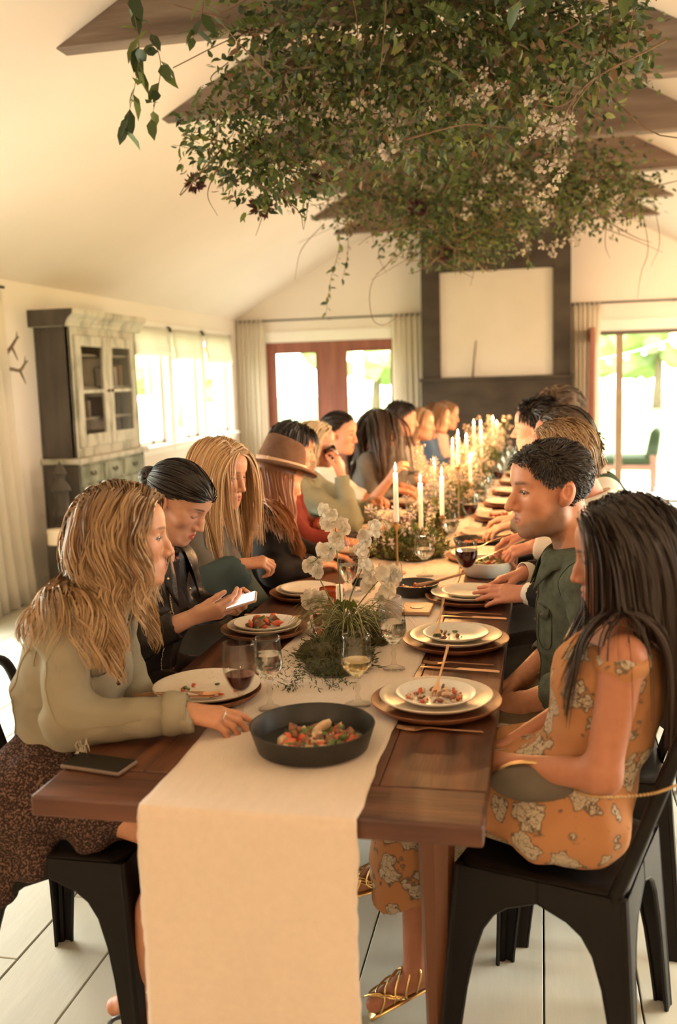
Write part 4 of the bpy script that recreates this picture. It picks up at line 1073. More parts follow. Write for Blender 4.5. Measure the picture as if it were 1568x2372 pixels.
def hand_prims(w, d, n, side, curl=(.3, .35, .4, .45), thumb=(.5, .3), spread=.06, s=1.):
    """wrist w, finger direction d, n = out of the back of the hand, side=+1 thumb along cross(d,n) or -1; returns prims, tips"""
    w = np.asarray(w, float); d = unit(d); n = unit(np.asarray(n)-d*np.dot(n, d)); t = np.cross(d, n)*side
    P = []; tips = []
    off = (.027, .0095, -.0085, -.0255); ln = ((.043, .025, .021), (.047, .029, .022), (.043, .027, .021), (.034, .021, .019)); ba = (.088, .092, .087, .078)
    for q in range(4):
        kn = w+s*(d*ba[q]+t*off[q]+n*(.002-.003*abs(q-1.3)))
        P.append(CAP(w+s*(t*off[q]*.55+d*.008), kn, .0145*s, .0112*s, .014*s))
        a = curl[q] if not np.isscalar(curl) else curl
        sp = spread*(1.3-q)
        dd = unit(d*math.cos(sp)+t*math.sin(sp)); p = kn; ang = 0
        for g_, L in enumerate(ln[q]):
            ang += a*(.8, 1.15, .8)[g_]
            e = unit(dd*math.cos(ang)-n*math.sin(ang)); p2 = p+e*L*s
            r0 = (.0098, .0088, .0078)[g_]*(.92 if q == 3 else 1); r1 = (.0088, .0078, .0066)[g_]*(.92 if q == 3 else 1)
            P.append(CAP(p, p2, r0*s, r1*s, .0045*s)); p = p2
        tips.append((p, e, unit(dd*math.sin(ang)+n*math.cos(ang))))
    b = w+s*(d*.022+t*.022-n*.006); o_, c_ = thumb
    P.append(CAP(w+s*d*.01, b, .015*s, .0145*s, .012*s))
    e = unit(d*math.cos(o_)+t*math.sin(o_)-n*.35); p = b
    for L, r0, r1, cc in ((.042, .0140, .0110, 0), (.032, .0108, .0098, c_), (.026, .0096, .0078, c_)):
        e = unit(e-t*side*0-unit(t)*cc*.6-n*cc*.35); p2 = p+e*L*s; P.append(CAP(p, p2, r0*s, r1*s, .006*s)); p = p2
    tips.append((p, e, n))
    return P, tips

# ---------------------------------------------------------------- hair
def make_hair(T, H, R, s, name, parent, matname, cols, n=900, length=.35, seg=16, style='down', part=0., collide=(), width=.0042, wave=0., wfreq=40., seed=0, vol=.010, clump=.5,
              locks=45, grav=1., back=.6, target=None, fringe=0., hairline=(.0116, .906), tip=None, capoff=.006, hc=.007, lenvar=.25, flow=None, zmax=9.):
    g = np.random.default_rng(seed)
    cr = np.array((.0745, .095, .082)); cc = np.array((0, -.012, .033))
    pts = g.normal(size=(n*(4 if zmax > 1 else 14), 3)); pts /= np.linalg.norm(pts, axis=1)[:, None]; L = cc+pts*cr
    def hair_zone(Q):
        sl = np.where(Q[:, 1] > 0, hairline[1], hairline[2] if len(hairline) > 2 else max(.7, hairline[1]))
        return (Q[:, 2] > hairline[0]+sl*Q[:, 1]+.003*np.sin(Q[:, 0]*140)) & ~((np.abs(Q[:, 0]) > .062) & (Q[:, 1] > -.032) & (Q[:, 1] < .02) & (Q[:, 2] < .014))
    ok = hair_zone(L) & (L[:, 2] < zmax) & ~((np.abs(L[:, 0]) > .06) & (L[:, 1] > -.03) & (L[:, 1] < .03) & (L[:, 2] < .012))
    L = L[ok][:n]; nr = pts[ok][:n]/cr; nr /= np.linalg.norm(nr, axis=1)[:, None]; n = len(L)
    sx = np.sign(L[:, 0]-part); top = np.clip((L[:, 2]-.03)/.08, 0, 1)
    d0 = np.zeros((n, 3))
    if style == 'down':
        d0 = np.stack([sx*(.4+.9*top), -back*np.ones(n)-.25*top, -.9+.9*top], 1)
    elif style == 'back':
        d0 = np.stack([.15*sx, -np.ones(n), .25*top-.35], 1)
    elif style == 'up':
        d0 = np.stack([.25*sx+g.normal(size=n)*.15, .25-1.1*np.clip((.03-L[:, 1])/.08, 0, 1), .7*np.ones(n)-1.3*(1-top)], 1)
    elif style == 'short':
        d0 = np.stack([.3*sx+g.normal(size=n)*.1, .5-1.0*np.clip((.05-L[:, 1])/.06, 0, 1), -.9+.7*top], 1)
    d0 -= nr*(d0*nr).sum(1)[:, None]; d0 /= np.linalg.norm(d0, axis=1)[:, None]; d0 += nr*.12*(1+2*(style == 'up'))
    P = H+(L*s)@R.T; D = d0@R.T; N0 = nr@R.T
    ln = length*s*(1-lenvar*g.random(n))
    if style in ('short', 'up') : ln *= np.clip(.35+.8*top, .3, 1)
    off = vol*s*g.random(n)**.7+.002
    cp = [ELL(H+R@(cc*s), cr*s, R)]+list(collide)
    def push(P_, off_):
        for it in range(2):
            d = eval_pts(cp[:7], P_); e = 1e-3
            G = np.stack([eval_pts(cp[:7], P_+np.eye(3)[a]*e)-d for a in range(3)], 1); G /= np.maximum(1e-9, np.linalg.norm(G, axis=1))[:, None]
            P_ = P_+G*np.maximum(off_-d, 0)[:, None]
        return P_
    P = push(P, .0012)
    path = [P.copy()]; step = ln/seg; gv = np.array((0, 0, -1.))*grav
    for q in range(seg):
        if target is not None:
            tv = np.asarray(target)-P; dist = np.linalg.norm(tv, axis=1); a = tv/np.maximum(dist, 1e-6)[:, None]
            D = D*.55+a*.45; step = np.minimum(ln/seg, dist*.9)
        else:
            u = (q+1)/seg; D = D*(1-.20*grav)+gv*.20*min(1, .45+u)
            if flow is not None: D = D+np.asarray(flow)*.05
        D /= np.maximum(1e-6, np.linalg.norm(D, axis=1))[:, None]
        P = P+D*step[:, None]
        for it in range(2):
            d = eval_pts(cp, P); e = 1e-3
            G = np.stack([eval_pts(cp, P+np.eye(3)[a]*e)-d for a in range(3)], 1)/e
            G /= np.maximum(1e-6, np.linalg.norm(G, axis=1))[:, None]
            m = d < off; mv = np.where(m, off-d, 0)
            P = P+G*mv[:, None]
            if it == 0:
                vn = (D*G).sum(1); D = np.where((m & (vn < 0))[:, None], D-G*vn[:, None], D); D /= np.maximum(1e-6, np.linalg.norm(D, axis=1))[:, None]
        path.append(P.copy())
    S = np.stack(path, 1)                                  # n, seg+1, 3
    lid = np.zeros(n, int)
    if locks and n > locks:
        gi = g.choice(n, locks, replace=False)
        lid = np.argmin(((L[:, None, :]-L[gi][None])**2).sum(-1), 1); gd = S[gi][lid]
        wv = (np.linspace(0, 1, seg+1)**.8*clump)[None, :, None]
        S = S*(1-wv)+(gd+(S[:, :1]-gd[:, :1])*.55)*wv
    if wave:
        ph = g.uniform(0, 6, locks or 1)[lid % max(1, locks or 1)]+g.normal(size=n)*.35
        u = np.linspace(0, 1, seg+1)[None, :]; arc = u*ln[:, None]
        am = wave*np.clip((u-.15)/.35, 0, 1)
        tg = np.gradient(S, axis=1); tg /= np.maximum(1e-9, np.linalg.norm(tg, axis=2))[..., None]
        c1 = np.cross(tg, np.array((0, 0, 1.))+.2*N0[:, None, :]); c1 /= np.maximum(1e-6, np.linalg.norm(c1, axis=2))[..., None]
        c2 = np.cross(tg, c1)
        S = S+c1*(am*np.sin(arc*wfreq+ph[:, None]))[..., None]+c2*(am*.8*np.cos(arc*wfreq+ph[:, None]))[..., None]
    # flat strands
    tg = np.gradient(S, axis=1); tg /= np.maximum(1e-9, np.linalg.norm(tg, axis=2))[..., None]
    a1 = np.cross(tg, N0[:, None, :]+.001); a1 /= np.maximum(1e-6, np.linalg.norm(a1, axis=2))[..., None]; a2 = np.cross(tg, a1)
    u = np.linspace(0, 1, seg+1); wd = width*s*(1-.75*u**2.2)*(.55+.45*np.minimum(1, u*8))
    tw = (g.normal(size=n)*.55)[:, None, None]; e_ = a1*np.cos(tw)+a2*np.sin(tw)
    V = np.stack([S-e_*wd[None, :, None], S+e_*wd[None, :, None]], 2)      # n, seg+1, 2, 3
    m = seg+1; base = (np.arange(n)*m*2)[:, None]+(np.arange(seg)*2)[None, :]
    F = np.stack([base, base+1, base+3, base+2], -1).reshape(-1, 4)
    ca = np.array(cols[0]); cb = np.array(cols[1]); mixr = np.clip(g.normal(.5, .3, locks or 1)[lid % max(1, locks or 1)]+g.normal(size=n)*.22, 0, 1)
    ct = np.array(cols[2] if len(cols) > 2 else cols[1])
    base_c = ca[None]*(1-mixr[:, None])+cb[None]*mixr[:, None]
    cw = np.clip((u-.25)/.6, 0, 1)[None, :, None]*(.75 if len(cols) > 2 else 0)
    CC = base_c[:, None, :]*(1-cw)+ct*cw
    CC = np.repeat(CC[:, :, None, :], 2, 2).reshape(-1, 3); V = V.reshape(-1, 3)
    # scalp cap below the strands
    nu, nv = 56, 36; U, W = np.meshgrid(np.linspace(0, 2*PI, nu, endpoint=False), np.linspace(-PI/2+.05, PI/2-.001, nv)); cL = np.stack([np.cos(U)*np.cos(W), np.sin(U)*np.cos(W), np.sin(W)], -1).reshape(-1, 3)*(cr+capoff)+cc
    cV = push(H+(cL*s)@R.T, .0012); ii = np.arange(nv-1)[:, None]*nu; jj = np.arange(nu)[None]; cF = np.stack(np.broadcast_arrays(ii+jj, ii+(jj+1) % nu, ii+nu+(jj+1) % nu, ii+nu+jj), -1).reshape(-1, 4)
    okc = hair_zone(cL); cF = cF[okc[cF].all(1)]
    F = np.concatenate([F, cF+len(V)]); V = np.concatenate([V, cV]); CC = np.concatenate([CC, np.tile(ca*.5+cb*.25, (len(cV), 1))])
    return obj_from(name, V, F, matname, parent, smooth=True, cols=CC)
mat('skin', (1, 1, 1), .48, vcol=True, sss=.12, col2=(.93, .90, .90), scale=60, bump=.04, bscale=240, spec=.4)
mat('hair', (1, 1, 1), .42, vcol=True, spec=.45)
mat('eye', (1, 1, 1), .08, vcol=True, coat=.4)

def eyes(parent, T, R, s, look=(0, 0)):
    for q in (-1, 1):
        c = np.array((q*.031, .0715, .004)); r = .0131
        m = MB().ball((0, 0, 0), 1, 20, 14); V = np.array(m.v); g_ = unit((look[0], 1, look[1]))
        d = V@g_; C = np.where(d[:, None] > .955, (.008, .006, .005), np.where(d[:, None] > .80, (.05, .032, .022), (.33, .27, .22)))
        P = np.array([T(*(c+v*r)) for v in V])
        obj_from('eye', P, [tuple(f) for f in m.f], 'eye', parent, smooth=True, cols=C)

# ---------------------------------------------------------------- cloth materials
def print_mat(name, base, motif, line, scale, thr, rough=.85, base2=None, dist=.25, fine=45., seed=0.):
    """flat print of scattered blossoms on a plain ground"""
    m = bpy.data.materials.new(name); m.use_nodes = True; nt = m.node_tree; N = nt.nodes; L = nt.links; p = N['Principled BSDF']; p.inputs['Roughness'].default_value = rough; p.inputs['Specular IOR Level'].default_value = .12
    tc = N.new('ShaderNodeTexCoord'); nz = N.new('ShaderNodeTexNoise'); nz.inputs['Scale'].default_value = scale*1.7; nz.inputs['Detail'].default_value = 2
    mp = N.new('ShaderNodeMapping'); mp.inputs['Location'].default_value = (seed, seed*.7, 0); L.new(tc.outputs['Object'], mp.inputs[0]); L.new(mp.outputs[0], nz.inputs['Vector'])
    mx = N.new('ShaderNodeMix'); mx.data_type = 'VECTOR'; mx.inputs[0].default_value = dist*.35
    L.new(mp.outputs[0], mx.inputs[4]); L.new(nz.outputs['Color'], mx.inputs[5])
    v = N.new('ShaderNodeTexVoronoi'); v.inputs['Scale'].default_value = scale; L.new(mx.outputs[1], v.inputs['Vector'])
    r = N.new('ShaderNodeValToRGB'); r.color_ramp.interpolation = 'LINEAR'; e = r.color_ramp.elements
    e[0].position = thr*.86; e[0].color = (*motif, 1); e[1].position = thr*1.06; e[1].color = (*base, 1)
    q = e.new(thr*.92); q.color = (*line, 1)
    L.new(v.outputs['Distance'], r.inputs[0])
    v2 = N.new('ShaderNodeTexVoronoi'); v2.feature = 'DISTANCE_TO_EDGE'; v2.inputs['Scale'].default_value = fine; L.new(mx.outputs[1], v2.inputs['Vector'])
    lt = N.new('ShaderNodeMath'); lt.operation = 'LESS_THAN'; lt.inputs[1].default_value = .035; L.new(v2.outputs['Distance'], lt.inputs[0])
    lt2 = N.new('ShaderNodeMath'); lt2.operation = 'LESS_THAN'; lt2.inputs[1].default_value = thr*.9; L.new(v.outputs['Distance'], lt2.inputs[0])
    mul = N.new('ShaderNodeMath'); mul.operation = 'MULTIPLY'; L.new(lt.outputs[0], mul.inputs[0]); L.new(lt2.outputs[0], mul.inputs[1])
    m2 = N.new('ShaderNodeMix'); m2.data_type = 'RGBA'; L.new(mul.outputs[0], m2.inputs[0]); L.new(r.outputs[0], m2.inputs[6]); m2.inputs[7].default_value = (*line, 1)
    L.new(m2.outputs[2], p.inputs['Base Color']); M[name] = m
print_mat('dress_floral', (.40, .185, .080), (.44, .35, .25), (.11, .085, .06), 13.5, .46, fine=60)
print_mat('dress_dark', (.018, .013, .013), (.22, .085, .06), (.05, .03, .03), 17, .30, fine=90)
mat('dress_brown', (.030, .018, .015), .9, spec=.12, col2=(.17, .10, .075), scale=200, contrast=(.48, .66), detail=1.5)
mat('denim', (.225, .195, .135), .9, spec=.12, col2=(.30, .265, .19), scale=4, bump=.25, bscale=420, contrast=(.3, .7))
mat('denim_thread', (.27, .22, .13), .9)
mat('denim_pale', (.60, .55, .44), .95, col2=(.45, .39, .30), scale=30)
mat('leather', (.010, .007, .006), .42, spec=.3, col2=(.020, .015, .012), scale=14, bump=.25, bscale=60)
mat('zip', (.60, .50, .33), .3, 1.)
mat('taupe', (.105, .085, .065), .85, spec=.12, col2=(.13, .105, .08), scale=12, bump=.1, bscale=200)
mat('sleeve_teal', (.045, .060, .055), .85, spec=.12, col2=(.06, .078, .07), scale=10)
mat('black_cloth', (.014, .011, .010), .8, spec=.12, col2=(.020, .016, .014), scale=12, bump=.1, bscale=150)
mat('black_suit', (.010, .009, .009), .75, spec=.12, col2=(.016, .014, .013), scale=20)
mat('wine_red', (.13, .022, .014), .8, spec=.12, col2=(.17, .03, .02), scale=12)
mat('sage', (.20, .20, .135), .85, spec=.12, col2=(.25, .25, .17), scale=10)
mat('white_cloth', (.66, .58, .47), .85, spec=.12, col2=(.72, .64, .53), scale=10)
mat('grey_cloth', (.12, .11, .10), .85, spec=.12, col2=(.15, .14, .12), scale=10)
mat('beige_cloth', (.45, .36, .27), .85, spec=.12, col2=(.52, .42, .32), scale=10)
mat('blue_cloth', (.045, .085, .16), .85, spec=.12, col2=(.06, .11, .2), scale=10)
mat('pink_cloth', (.5, .33, .27), .85, spec=.12, col2=(.56, .38, .31), scale=10)
mat('green_shirt', (.060, .068, .048), .9, spec=.12, col2=(.088, .098, .070), scale=45, contrast=(.35, .65), bump=.15, bscale=300)
mat('green_vest', (.022, .036, .014), .85, spec=.12, col2=(.03, .046, .02), scale=20)
mat('trousers', (.035, .028, .022), .85, spec=.12, col2=(.05, .04, .03), scale=15)
mat('trousers_tan', (.16, .11, .07), .85, spec=.12, col2=(.2, .14, .09), scale=15)
mat('felt', (.115, .060, .036), .95, spec=.12, col2=(.15, .08, .048), scale=25, bump=.1, bscale=200)
mat('hat_band', (.52, .32, .19), .6)
mat('nail_red', (.42, .015, .012), .2, coat=.5)
mat('shoe_black', (.012, .010, .010), .35)
UP = np.array((0, 0, 1.))

class Person:
    def __init__(s, key, label, base, yaw, hips, chest, neck, head, look, hs=1.05, sw=.155, male=False, skin=(.56, .30, .19), arms=None, legs=None, lod=2, bulk=1., lids=1., smile=0., stubble=0., closed=False, lips=(.40, .10, .08), brow=(.06, .035, .02), gaze=(0, 0), blush=.25, lash=.8):
        s.root = thing('person', label, 'person', base, 0, 'dinner guests'); s.base = np.array(base, float); s.key = key
        A = lambda v: np.array(v, float)
        s.hips, s.chest, s.neck, s.H = A(hips)+(0, 0, .015), A(chest), A(neck), A(head); s.hs = hs; s.R = rot_from(look); s.male = male; s.lod = lod
        s.f = np.array((math.cos(yaw), math.sin(yaw), 0)); s.r = np.array((math.sin(yaw), -math.cos(yaw), 0)); s.bulk = bulk
        spine = unit(s.neck-s.chest)
        s.B = np.stack([s.r, np.cross(spine, s.r)*1., spine], 1)
        s.B0 = np.stack([s.r, s.f, UP], 1)
        s.sw = sw; s.sh = {q: s.neck+s.r*q*sw-spine*.035-s.f*.01 for q in (1, -1)}           # 1 right, -1 left
        s.arms = {q: dict(a) for q, a in (arms or {}).items()}
        for a in s.arms.values(): a['el'] = A(a['el']); a['wr'] = A(a['wr'])
        s.legs = legs or {}
        s.skin = skin; s.o = dict(lids=lids, smile=smile); s.c = dict(male=male, stubble=stubble, lips=lips, brow=brow, closed=closed, blush=blush, lash=lash); s.gaze = gaze
        s.hcp = (.0085, .012, .014)[2-lod] if lod < 3 else .0085
    def torso(s, e=0., bust=True):
        b = s.bulk; P = [ELL(s.hips, np.array((.150, .115, .115))*b+e, s.B0, .05)]
        for t, rr in ((.35, (.125, .092, .10)), (.7, (.128, .095, .10))):
            P.append(ELL(s.hips+(s.chest-s.hips)*t, np.array(rr)*b+e, s.B, .06))
        P.append(ELL(s.chest, np.array((.142, .100, .145))*b+e, s.B, .06))
        P.append(CAP(s.sh[1], s.sh[-1], .046*b+e, .046*b+e, .05))
        P.append(CAP(s.chest+UP*.05, s.neck, .085*b+e, .050*b+e, .05))
        if not s.male and bust:
            for q in (1, -1): P.append(ELL(s.chest+s.B@np.array((q*.060, .070, -.005)), .050+e*.8, None, .05))
        return P
    def arm(s, q, e=0., t=2., flare=0.):
        a = s.arms[q]; b = s.bulk*(1.08 if s.male else .92); P = []
        sh, el, wr = s.sh[q], a['el'], a['wr']
        if t > 0:
            u = min(1, t); P.append(CAP(sh, sh+(el-sh)*u, .050*b+e, (.050+(.040-.050)*u)*b+e, .03))
        if t > 1:
            u = min(1, t-1); P.append(CAP(el, el+(wr-el)*u, .040*b+e, (.040+(.0265-.040)*u)*b+e+flare, .03))
        return P
    def leg(s, q, e=0., calf=True, foot=True):
        L = s.legs.get(q)
        if L is None: return []
        hj = s.hips+s.r*q*.085-UP*.01; kn, an, to = [np.array(x, float) for x in L]; b = s.bulk
        P = [CAP(hj, kn, .085*b+e, .058*b+e, .03)]
        if calf: P.append(CAP(kn, kn+(an-kn)*.45, .056*b+e, .052*b+e, .02)); P.append(CAP(kn+(an-kn)*.45, an, .052*b+e, .034*b+e, .02))
        if foot: P.append(CAP(an-UP*.02, to, .034+e, .026+e, .02)); P.append(CAP(an-UP*.02, an-unit(to-an)*.045-UP*.045, .03+e, .028+e, .02))
        return P
    def body(s):
        hp, s.T = head_prims(s.H, s.R, s.hs, s.male, **s.o)
        if s.lod < 2: hp = [p for p in hp]
        P = s.torso(-.008)
        for q in (1, -1):
            if q in s.arms: P += s.arm(q, 0)
            P += s.leg(q, -.004)
        nb = s.H+s.R@(np.array((0, -.038, -.045))*s.hs)
        P.append(CAP(s.neck-UP*.01-s.f*.012, nb, (.056 if s.male else .048)*s.hs, (.050 if s.male else .043)*s.hs, .018))
        P += [(p[0], *p[1:]) for p in hp]
        fine = [(s.H-.135*s.hs, s.H+.135*s.hs)]; s.tips = {}
        for q, a in s.arms.items():
            hp_, tips = hand_prims(a['wr'], a['hd'], a['hn'], -q, a.get('curl', .35), a.get('thumb', (.5, .3)), a.get('spread', .05), (1.04 if s.male else .95)*s.hs/1.05)
            P += hp_; s.tips[q] = tips; bb = [pbox(p) for p in hp_]
            if s.lod >= 1: fine.append((np.min([b_[0] for b_ in bb], 0)-.006, np.max([b_[1] for b_ in bb], 0)+.006))
        hf = {3: .0023, 2: .0031, 1: .0048, 0: .0068}[s.lod]
        V, F = mesh_prims(P, max(.009, hf), fine, hf, 1)
        C = head_colors(V, s.H, s.R, s.hs, s.skin, **s.c)
        for q, tips in s.tips.items():      # warm knuckles and fingertips
            for p, e_, _ in tips:
                w_ = np.exp(-((V-p)**2).sum(1)/.012**2)[:, None]*.35; C = C*(1-w_)+np.array(s.skin)*np.array((1.05, .72, .62))*w_
        o = obj_from('body', V, F, 'skin', s.root, loc=tuple(-s.base), smooth=True, cols=C)
        if s.o['lids'] > .05 and s.lod >= 1:
            n0 = set(COL.objects); eyes(s.root, s.T, s.R, s.hs, s.gaze)
            for x in COL.objects:
                if x not in n0: x.location = tuple(-s.base)
        s.hp = hp
        return o
    def garment(s, name, m, e=.018, sleeves=2., hem=None, torso=True, legs=False, extra=(), open_front=0., wr=.005, freq=17., cuts=(), flare=0., hc=None, cuff=True, calf=True, bust=True, vneck=0., seed=None, keep=False):
        P = s.torso(e, bust) if torso else []
        if not np.isscalar(sleeves): st = {1: sleeves[0], -1: sleeves[1]}
        else: st = {1: sleeves, -1: sleeves}
        for q in s.arms:
            if st[q] > 0: P += s.arm(q, e, st[q], flare)
        if legs:
            for q in (1, -1): P += s.leg(q, e, calf, False)
        P += list(extra)
        if cuff:
            for q, a in s.arms.items():
                t = st[q]
                if t > 1:
                    d = unit(a['wr']-a['el']); p = a['el']+(a['wr']-a['el'])*min(1, t-1); P.append(ELL(p+d*(.045+flare*.5), .046+flare, None, .004, -1))
                elif 0 < t < 1:
                    d = unit(a['el']-s.sh[q]); p = s.sh[q]+(a['el']-s.sh[q])*t; P.append(ELL(p+d*.065, .066, None, .004, -1))
        ff = s.B[:, 1] if s.B[:, 1] @ s.f > 0 else -s.B[:, 1]
        if open_front:
            P.append(CAP(s.neck+ff*.14+UP*.05, s.hips+s.f*.20-UP*.1, open_front*1.25, open_front, .008, -1))
        if vneck:
            P.append(CAP(s.neck+ff*.10+UP*.05, s.chest+ff*.155+UP*.02, vneck, vneck*.35, .008, -1))
        P.append(ELL(s.neck+UP*.055+ff*.012, np.array((.064, .064, .05))*(1.12 if s.male else 1), None, .01, -1))
        if hem is not None: P.append(CUT((0, 0, -1), (0, 0, hem)))
        P += list(cuts)
        V, F = mesh_prims(P, hc or (.0075 if s.lod >= 2 else .011), smooth=1)
        if wr: V = wrinkle(V, F, wr, freq, seed if seed is not None else abs(hash(s.key)) % 1000 if False else sum(map(ord, s.key+name)))
        o = obj_from(name, V, F, m, s.root, loc=tuple(-s.base), smooth=True)
        s.last = (V, vnormals(V, F)); s.gm = getattr(s, 'gm', {}); s.gm[name] = s.last
        return o
    def child(s, mb, name, m, parent=None, **k):
        o = mb.build(name, m, s.root, loc=tuple(-s.base), smooth=True, **k)
        if parent is not None: o.parent = parent; o.location = (0, 0, 0)
        return o
    def snap(s, name, pts, n=30, off=.002):
        """lay a line of points on the outside of a garment"""
        V, N = s.gm[name]; out = []
        for p in bez(pts, n):
            d = ((V-p)**2).sum(1); i = np.argsort(d)[:6]; w_ = 1/(d[i]+1e-5); w_ /= w_.sum()
            out.append((V[i]*w_[:, None]).sum(0)+unit((N[i]*w_[:, None]).sum(0))*off)
        return np.array(out)
    def hair(s, cols, **k):
        col_ = [p for p in s.hp[:6] if p[-1] > 0]+s.torso(.024)+[CAP(s.neck, s.H+s.R@(np.array((0, -.02, -.05))*s.hs), .056, .05)]
        for q in s.arms: col_ += s.arm(q, .022, 1.)
        o = make_hair(s.T, s.H, s.R, s.hs, 'hair', s.root, 'hair', cols, collide=col_, seed=sum(map(ord, s.key)), **k); o.location = tuple(-s.base)
        return o
    def collar(s, m, r=.066, h=.045, flare=.03, gap=.5, name='collar', drop=.0, thick=.003, parent=None, tip=.03):
        """a standing and turned-over collar round the neck, open in front by gap radians"""
        up = unit(s.neck+UP*.10-s.chest); ff = unit(s.f-up*(s.f@up)); rr = np.cross(ff, up); G = []
        c = s.neck+up*(.018-drop)
        rows = [(0, 0, 0), (.4, h*.8, .0), (.7, h, .006), (1., h*.75, flare*.7), (1.3, h*.15, flare*1.05), (1.5, -h*.15, flare*1.2)]
        for _, z, o_ in rows:
            row = []
            for a in np.linspace(gap, 2*PI-gap, 36):
                e = min(a-gap, 2*PI-gap-a); ex = tip*max(0, 1-e/.5)*(o_/max(flare, 1e-6))
                row.append(c+(ff*math.cos(a)*1.05+rr*math.sin(a))*(r+o_)+up*(z-ex-.02*(math.cos(a)+1)*.5)+ff*ex*.4)
            G.append(row)
        o = s.child(MB().sheet(G), name, m, parent)
        q = o.modifiers.new('thick', 'SOLIDIFY'); q.thickness = thick
        return o

def lean(q, L): return L
def std_legs(hx, y, s, kx, z=.572):
    """knees under the table; s=+1 for guests facing +x"""
    return {1: ((kx, y-s*.10, z-.03), (kx-s*.05, y-s*.10, .10), (kx+s*.10, y-s*.11, .035)), -1: ((kx, y+s*.10, z-.03), (kx-s*.05, y+s*.10, .10), (kx+s*.10, y+s*.11, .035))}

DARK = ((.010, .007, .006), (.022, .014, .010))
# ================================================================ L1: denim jacket
p = Person('L1', 'woman in a pale denim jacket with wavy blonde hair holding a goblet', (-1.15, 2.15, 0), .06, (-1.22, 2.17, .615), (-1.185, 2.195, .90), (-1.115, 2.215, 1.055), (-1.045, 2.245, 1.208), (.34, -.02, .04), 1.08, .158,
           skin=(.50, .24, .135), lod=3, arms={1: dict(el=(-1.09, 1.985, .818), wr=(-.835, 2.055, .822), hd=(.95, .24, -.16), hn=(.10, -.32, .95), curl=(.22, .42, .55, .62), thumb=(.45, .35), spread=.05),
           -1: dict(el=(-1.17, 2.41, .83), wr=(-1.02, 2.30, .665), hd=(.8, -.4, -.4), hn=(0, .3, .9))},
           legs={1: ((-.83, 1.985, .555), (-.985, 1.985, .11), (-.85, 1.985, .04)), -1: ((-.80, 2.25, .555), (-.93, 2.25, .11), (-.8, 2.25, .04))}, lips=(.38, .13, .10), brow=(.10, .06, .035), lids=1.25, lash=1.)
p.body()
skirt = [CAP((-1.24, 2.05, .625), (-.97, 2.04, .585), .115, .085, .05), CAP((-1.24, 2.28, .625), (-.93, 2.27, .585), .115, .09, .05), CAP((-1.27, 1.99, .58), (-1.30, 1.95, .40), .075, .05, .05), CAP((-1.20, 1.97, .57), (-1.19, 1.955, .46), .055, .04, .05), CAP((-1.36, 2.02, .56), (-1.42, 1.97, .38), .08, .05, .05), CAP((-1.40, 2.15, .58), (-1.44, 2.15, .42), .08, .05, .05), CAP((-1.08, 1.99, .56), (-1.06, 1.985, .52), .05, .04, .04)]
p.garment('dress', 'dress_brown', .006, 0, extra=skirt, cuts=[CUT((.1, 0, -1), (-1.3, 2, .365))], wr=.008, freq=24, vneck=.05)
jk = p.garment('jacket', 'denim', .021, 2.0, hem=.675, open_front=.055, wr=.012, freq=17, hc=.006)
p.collar('denim', .068, .05, .032, .75, parent=jk)
el, wr_ = p.arms[1]['el'], p.arms[1]['wr']; d_ = unit(wr_-el)
G = [[wr_+d_*(t-.045)+(.047+.003*math.sin(t*90))*(np.array((0, 0, 1))*math.sin(a)+unit(np.cross(d_, UP))*math.cos(a)) for a in np.linspace(0, 2*PI, 25)[:-1]] for t in np.linspace(0, .055, 6)]
o = p.child(MB().sheet(G, closed=True), 'cuff', 'denim', jk); q = o.modifiers.new('thick', 'SOLIDIFY'); q.thickness = .004
def seam(p, g, pts, r=.0016, n=34, m='denim_thread', name='seam', parent=None, off=.0012): return p.child(MB().tube(p.snap(g, pts, n, off), r, 5), name, m, parent)
sh = p.sh[1]
seam(p, 'jacket', [sh+(.075, -.01, -.02), sh+(.05, -.04, .03), sh+(-.01, -.045, .055), sh+(-.06, -.03, .03), sh+(-.085, -.01, -.03), sh+(-.075, 0, -.1)], parent=jk)
seam(p, 'jacket', [(-1.24, 2.02, 1.02), (-1.28, 2.05, .93), (-1.30, 2.05, .83), (-1.33, 2.06, .73)], parent=jk)
seam(p, 'jacket', [(-1.14, 2.03, .98), (-1.08, 2.06, .90), (-1.09, 2.07, .80), (-1.12, 2.05, .70)], parent=jk)
seam(p, 'jacket', [(-1.36, 2.05, .715), (-1.25, 1.99, .712), (-1.15, 2.03, .712), (-1.09, 2.10, .712)], r=.002, parent=jk)
seam(p, 'jacket', [sh+(.02, -.05, .0), sh+(.0, -.07, -.1), el+(-.02, -.05, .04), el+(.03, -.055, .0), wr_+(-.08, -.05, .0)], r=.0012, parent=jk)
seam(p, 'jacket', [(-1.06, 2.09, .975), (-1.05, 2.16, .965)], parent=jk)
fl = p.snap('jacket', [(-1.085, 2.055, .945), (-1.06, 2.09, .945), (-1.045, 2.13, .94)], 8, .004); fl2 = p.snap('jacket', [(-1.085, 2.055, .91), (-1.065, 2.085, .895), (-1.045, 2.13, .905)], 8, .006)
o = p.child(MB().sheet([fl, (fl+fl2)/2, fl2]), 'pocket_flap', 'denim', jk); q = o.modifiers.new('thick', 'SOLIDIFY'); q.thickness = .003
for c in ((-1.065, 2.085, .905), (-1.045, 2.17, .85), (-1.05, 2.17, .76)):
    c2 = p.snap('jacket', [c, np.array(c)+.001], 2, .006)[0]; p.child(MB().ball(c2, .0065, 10, 6), 'button', 'bronze', jk)
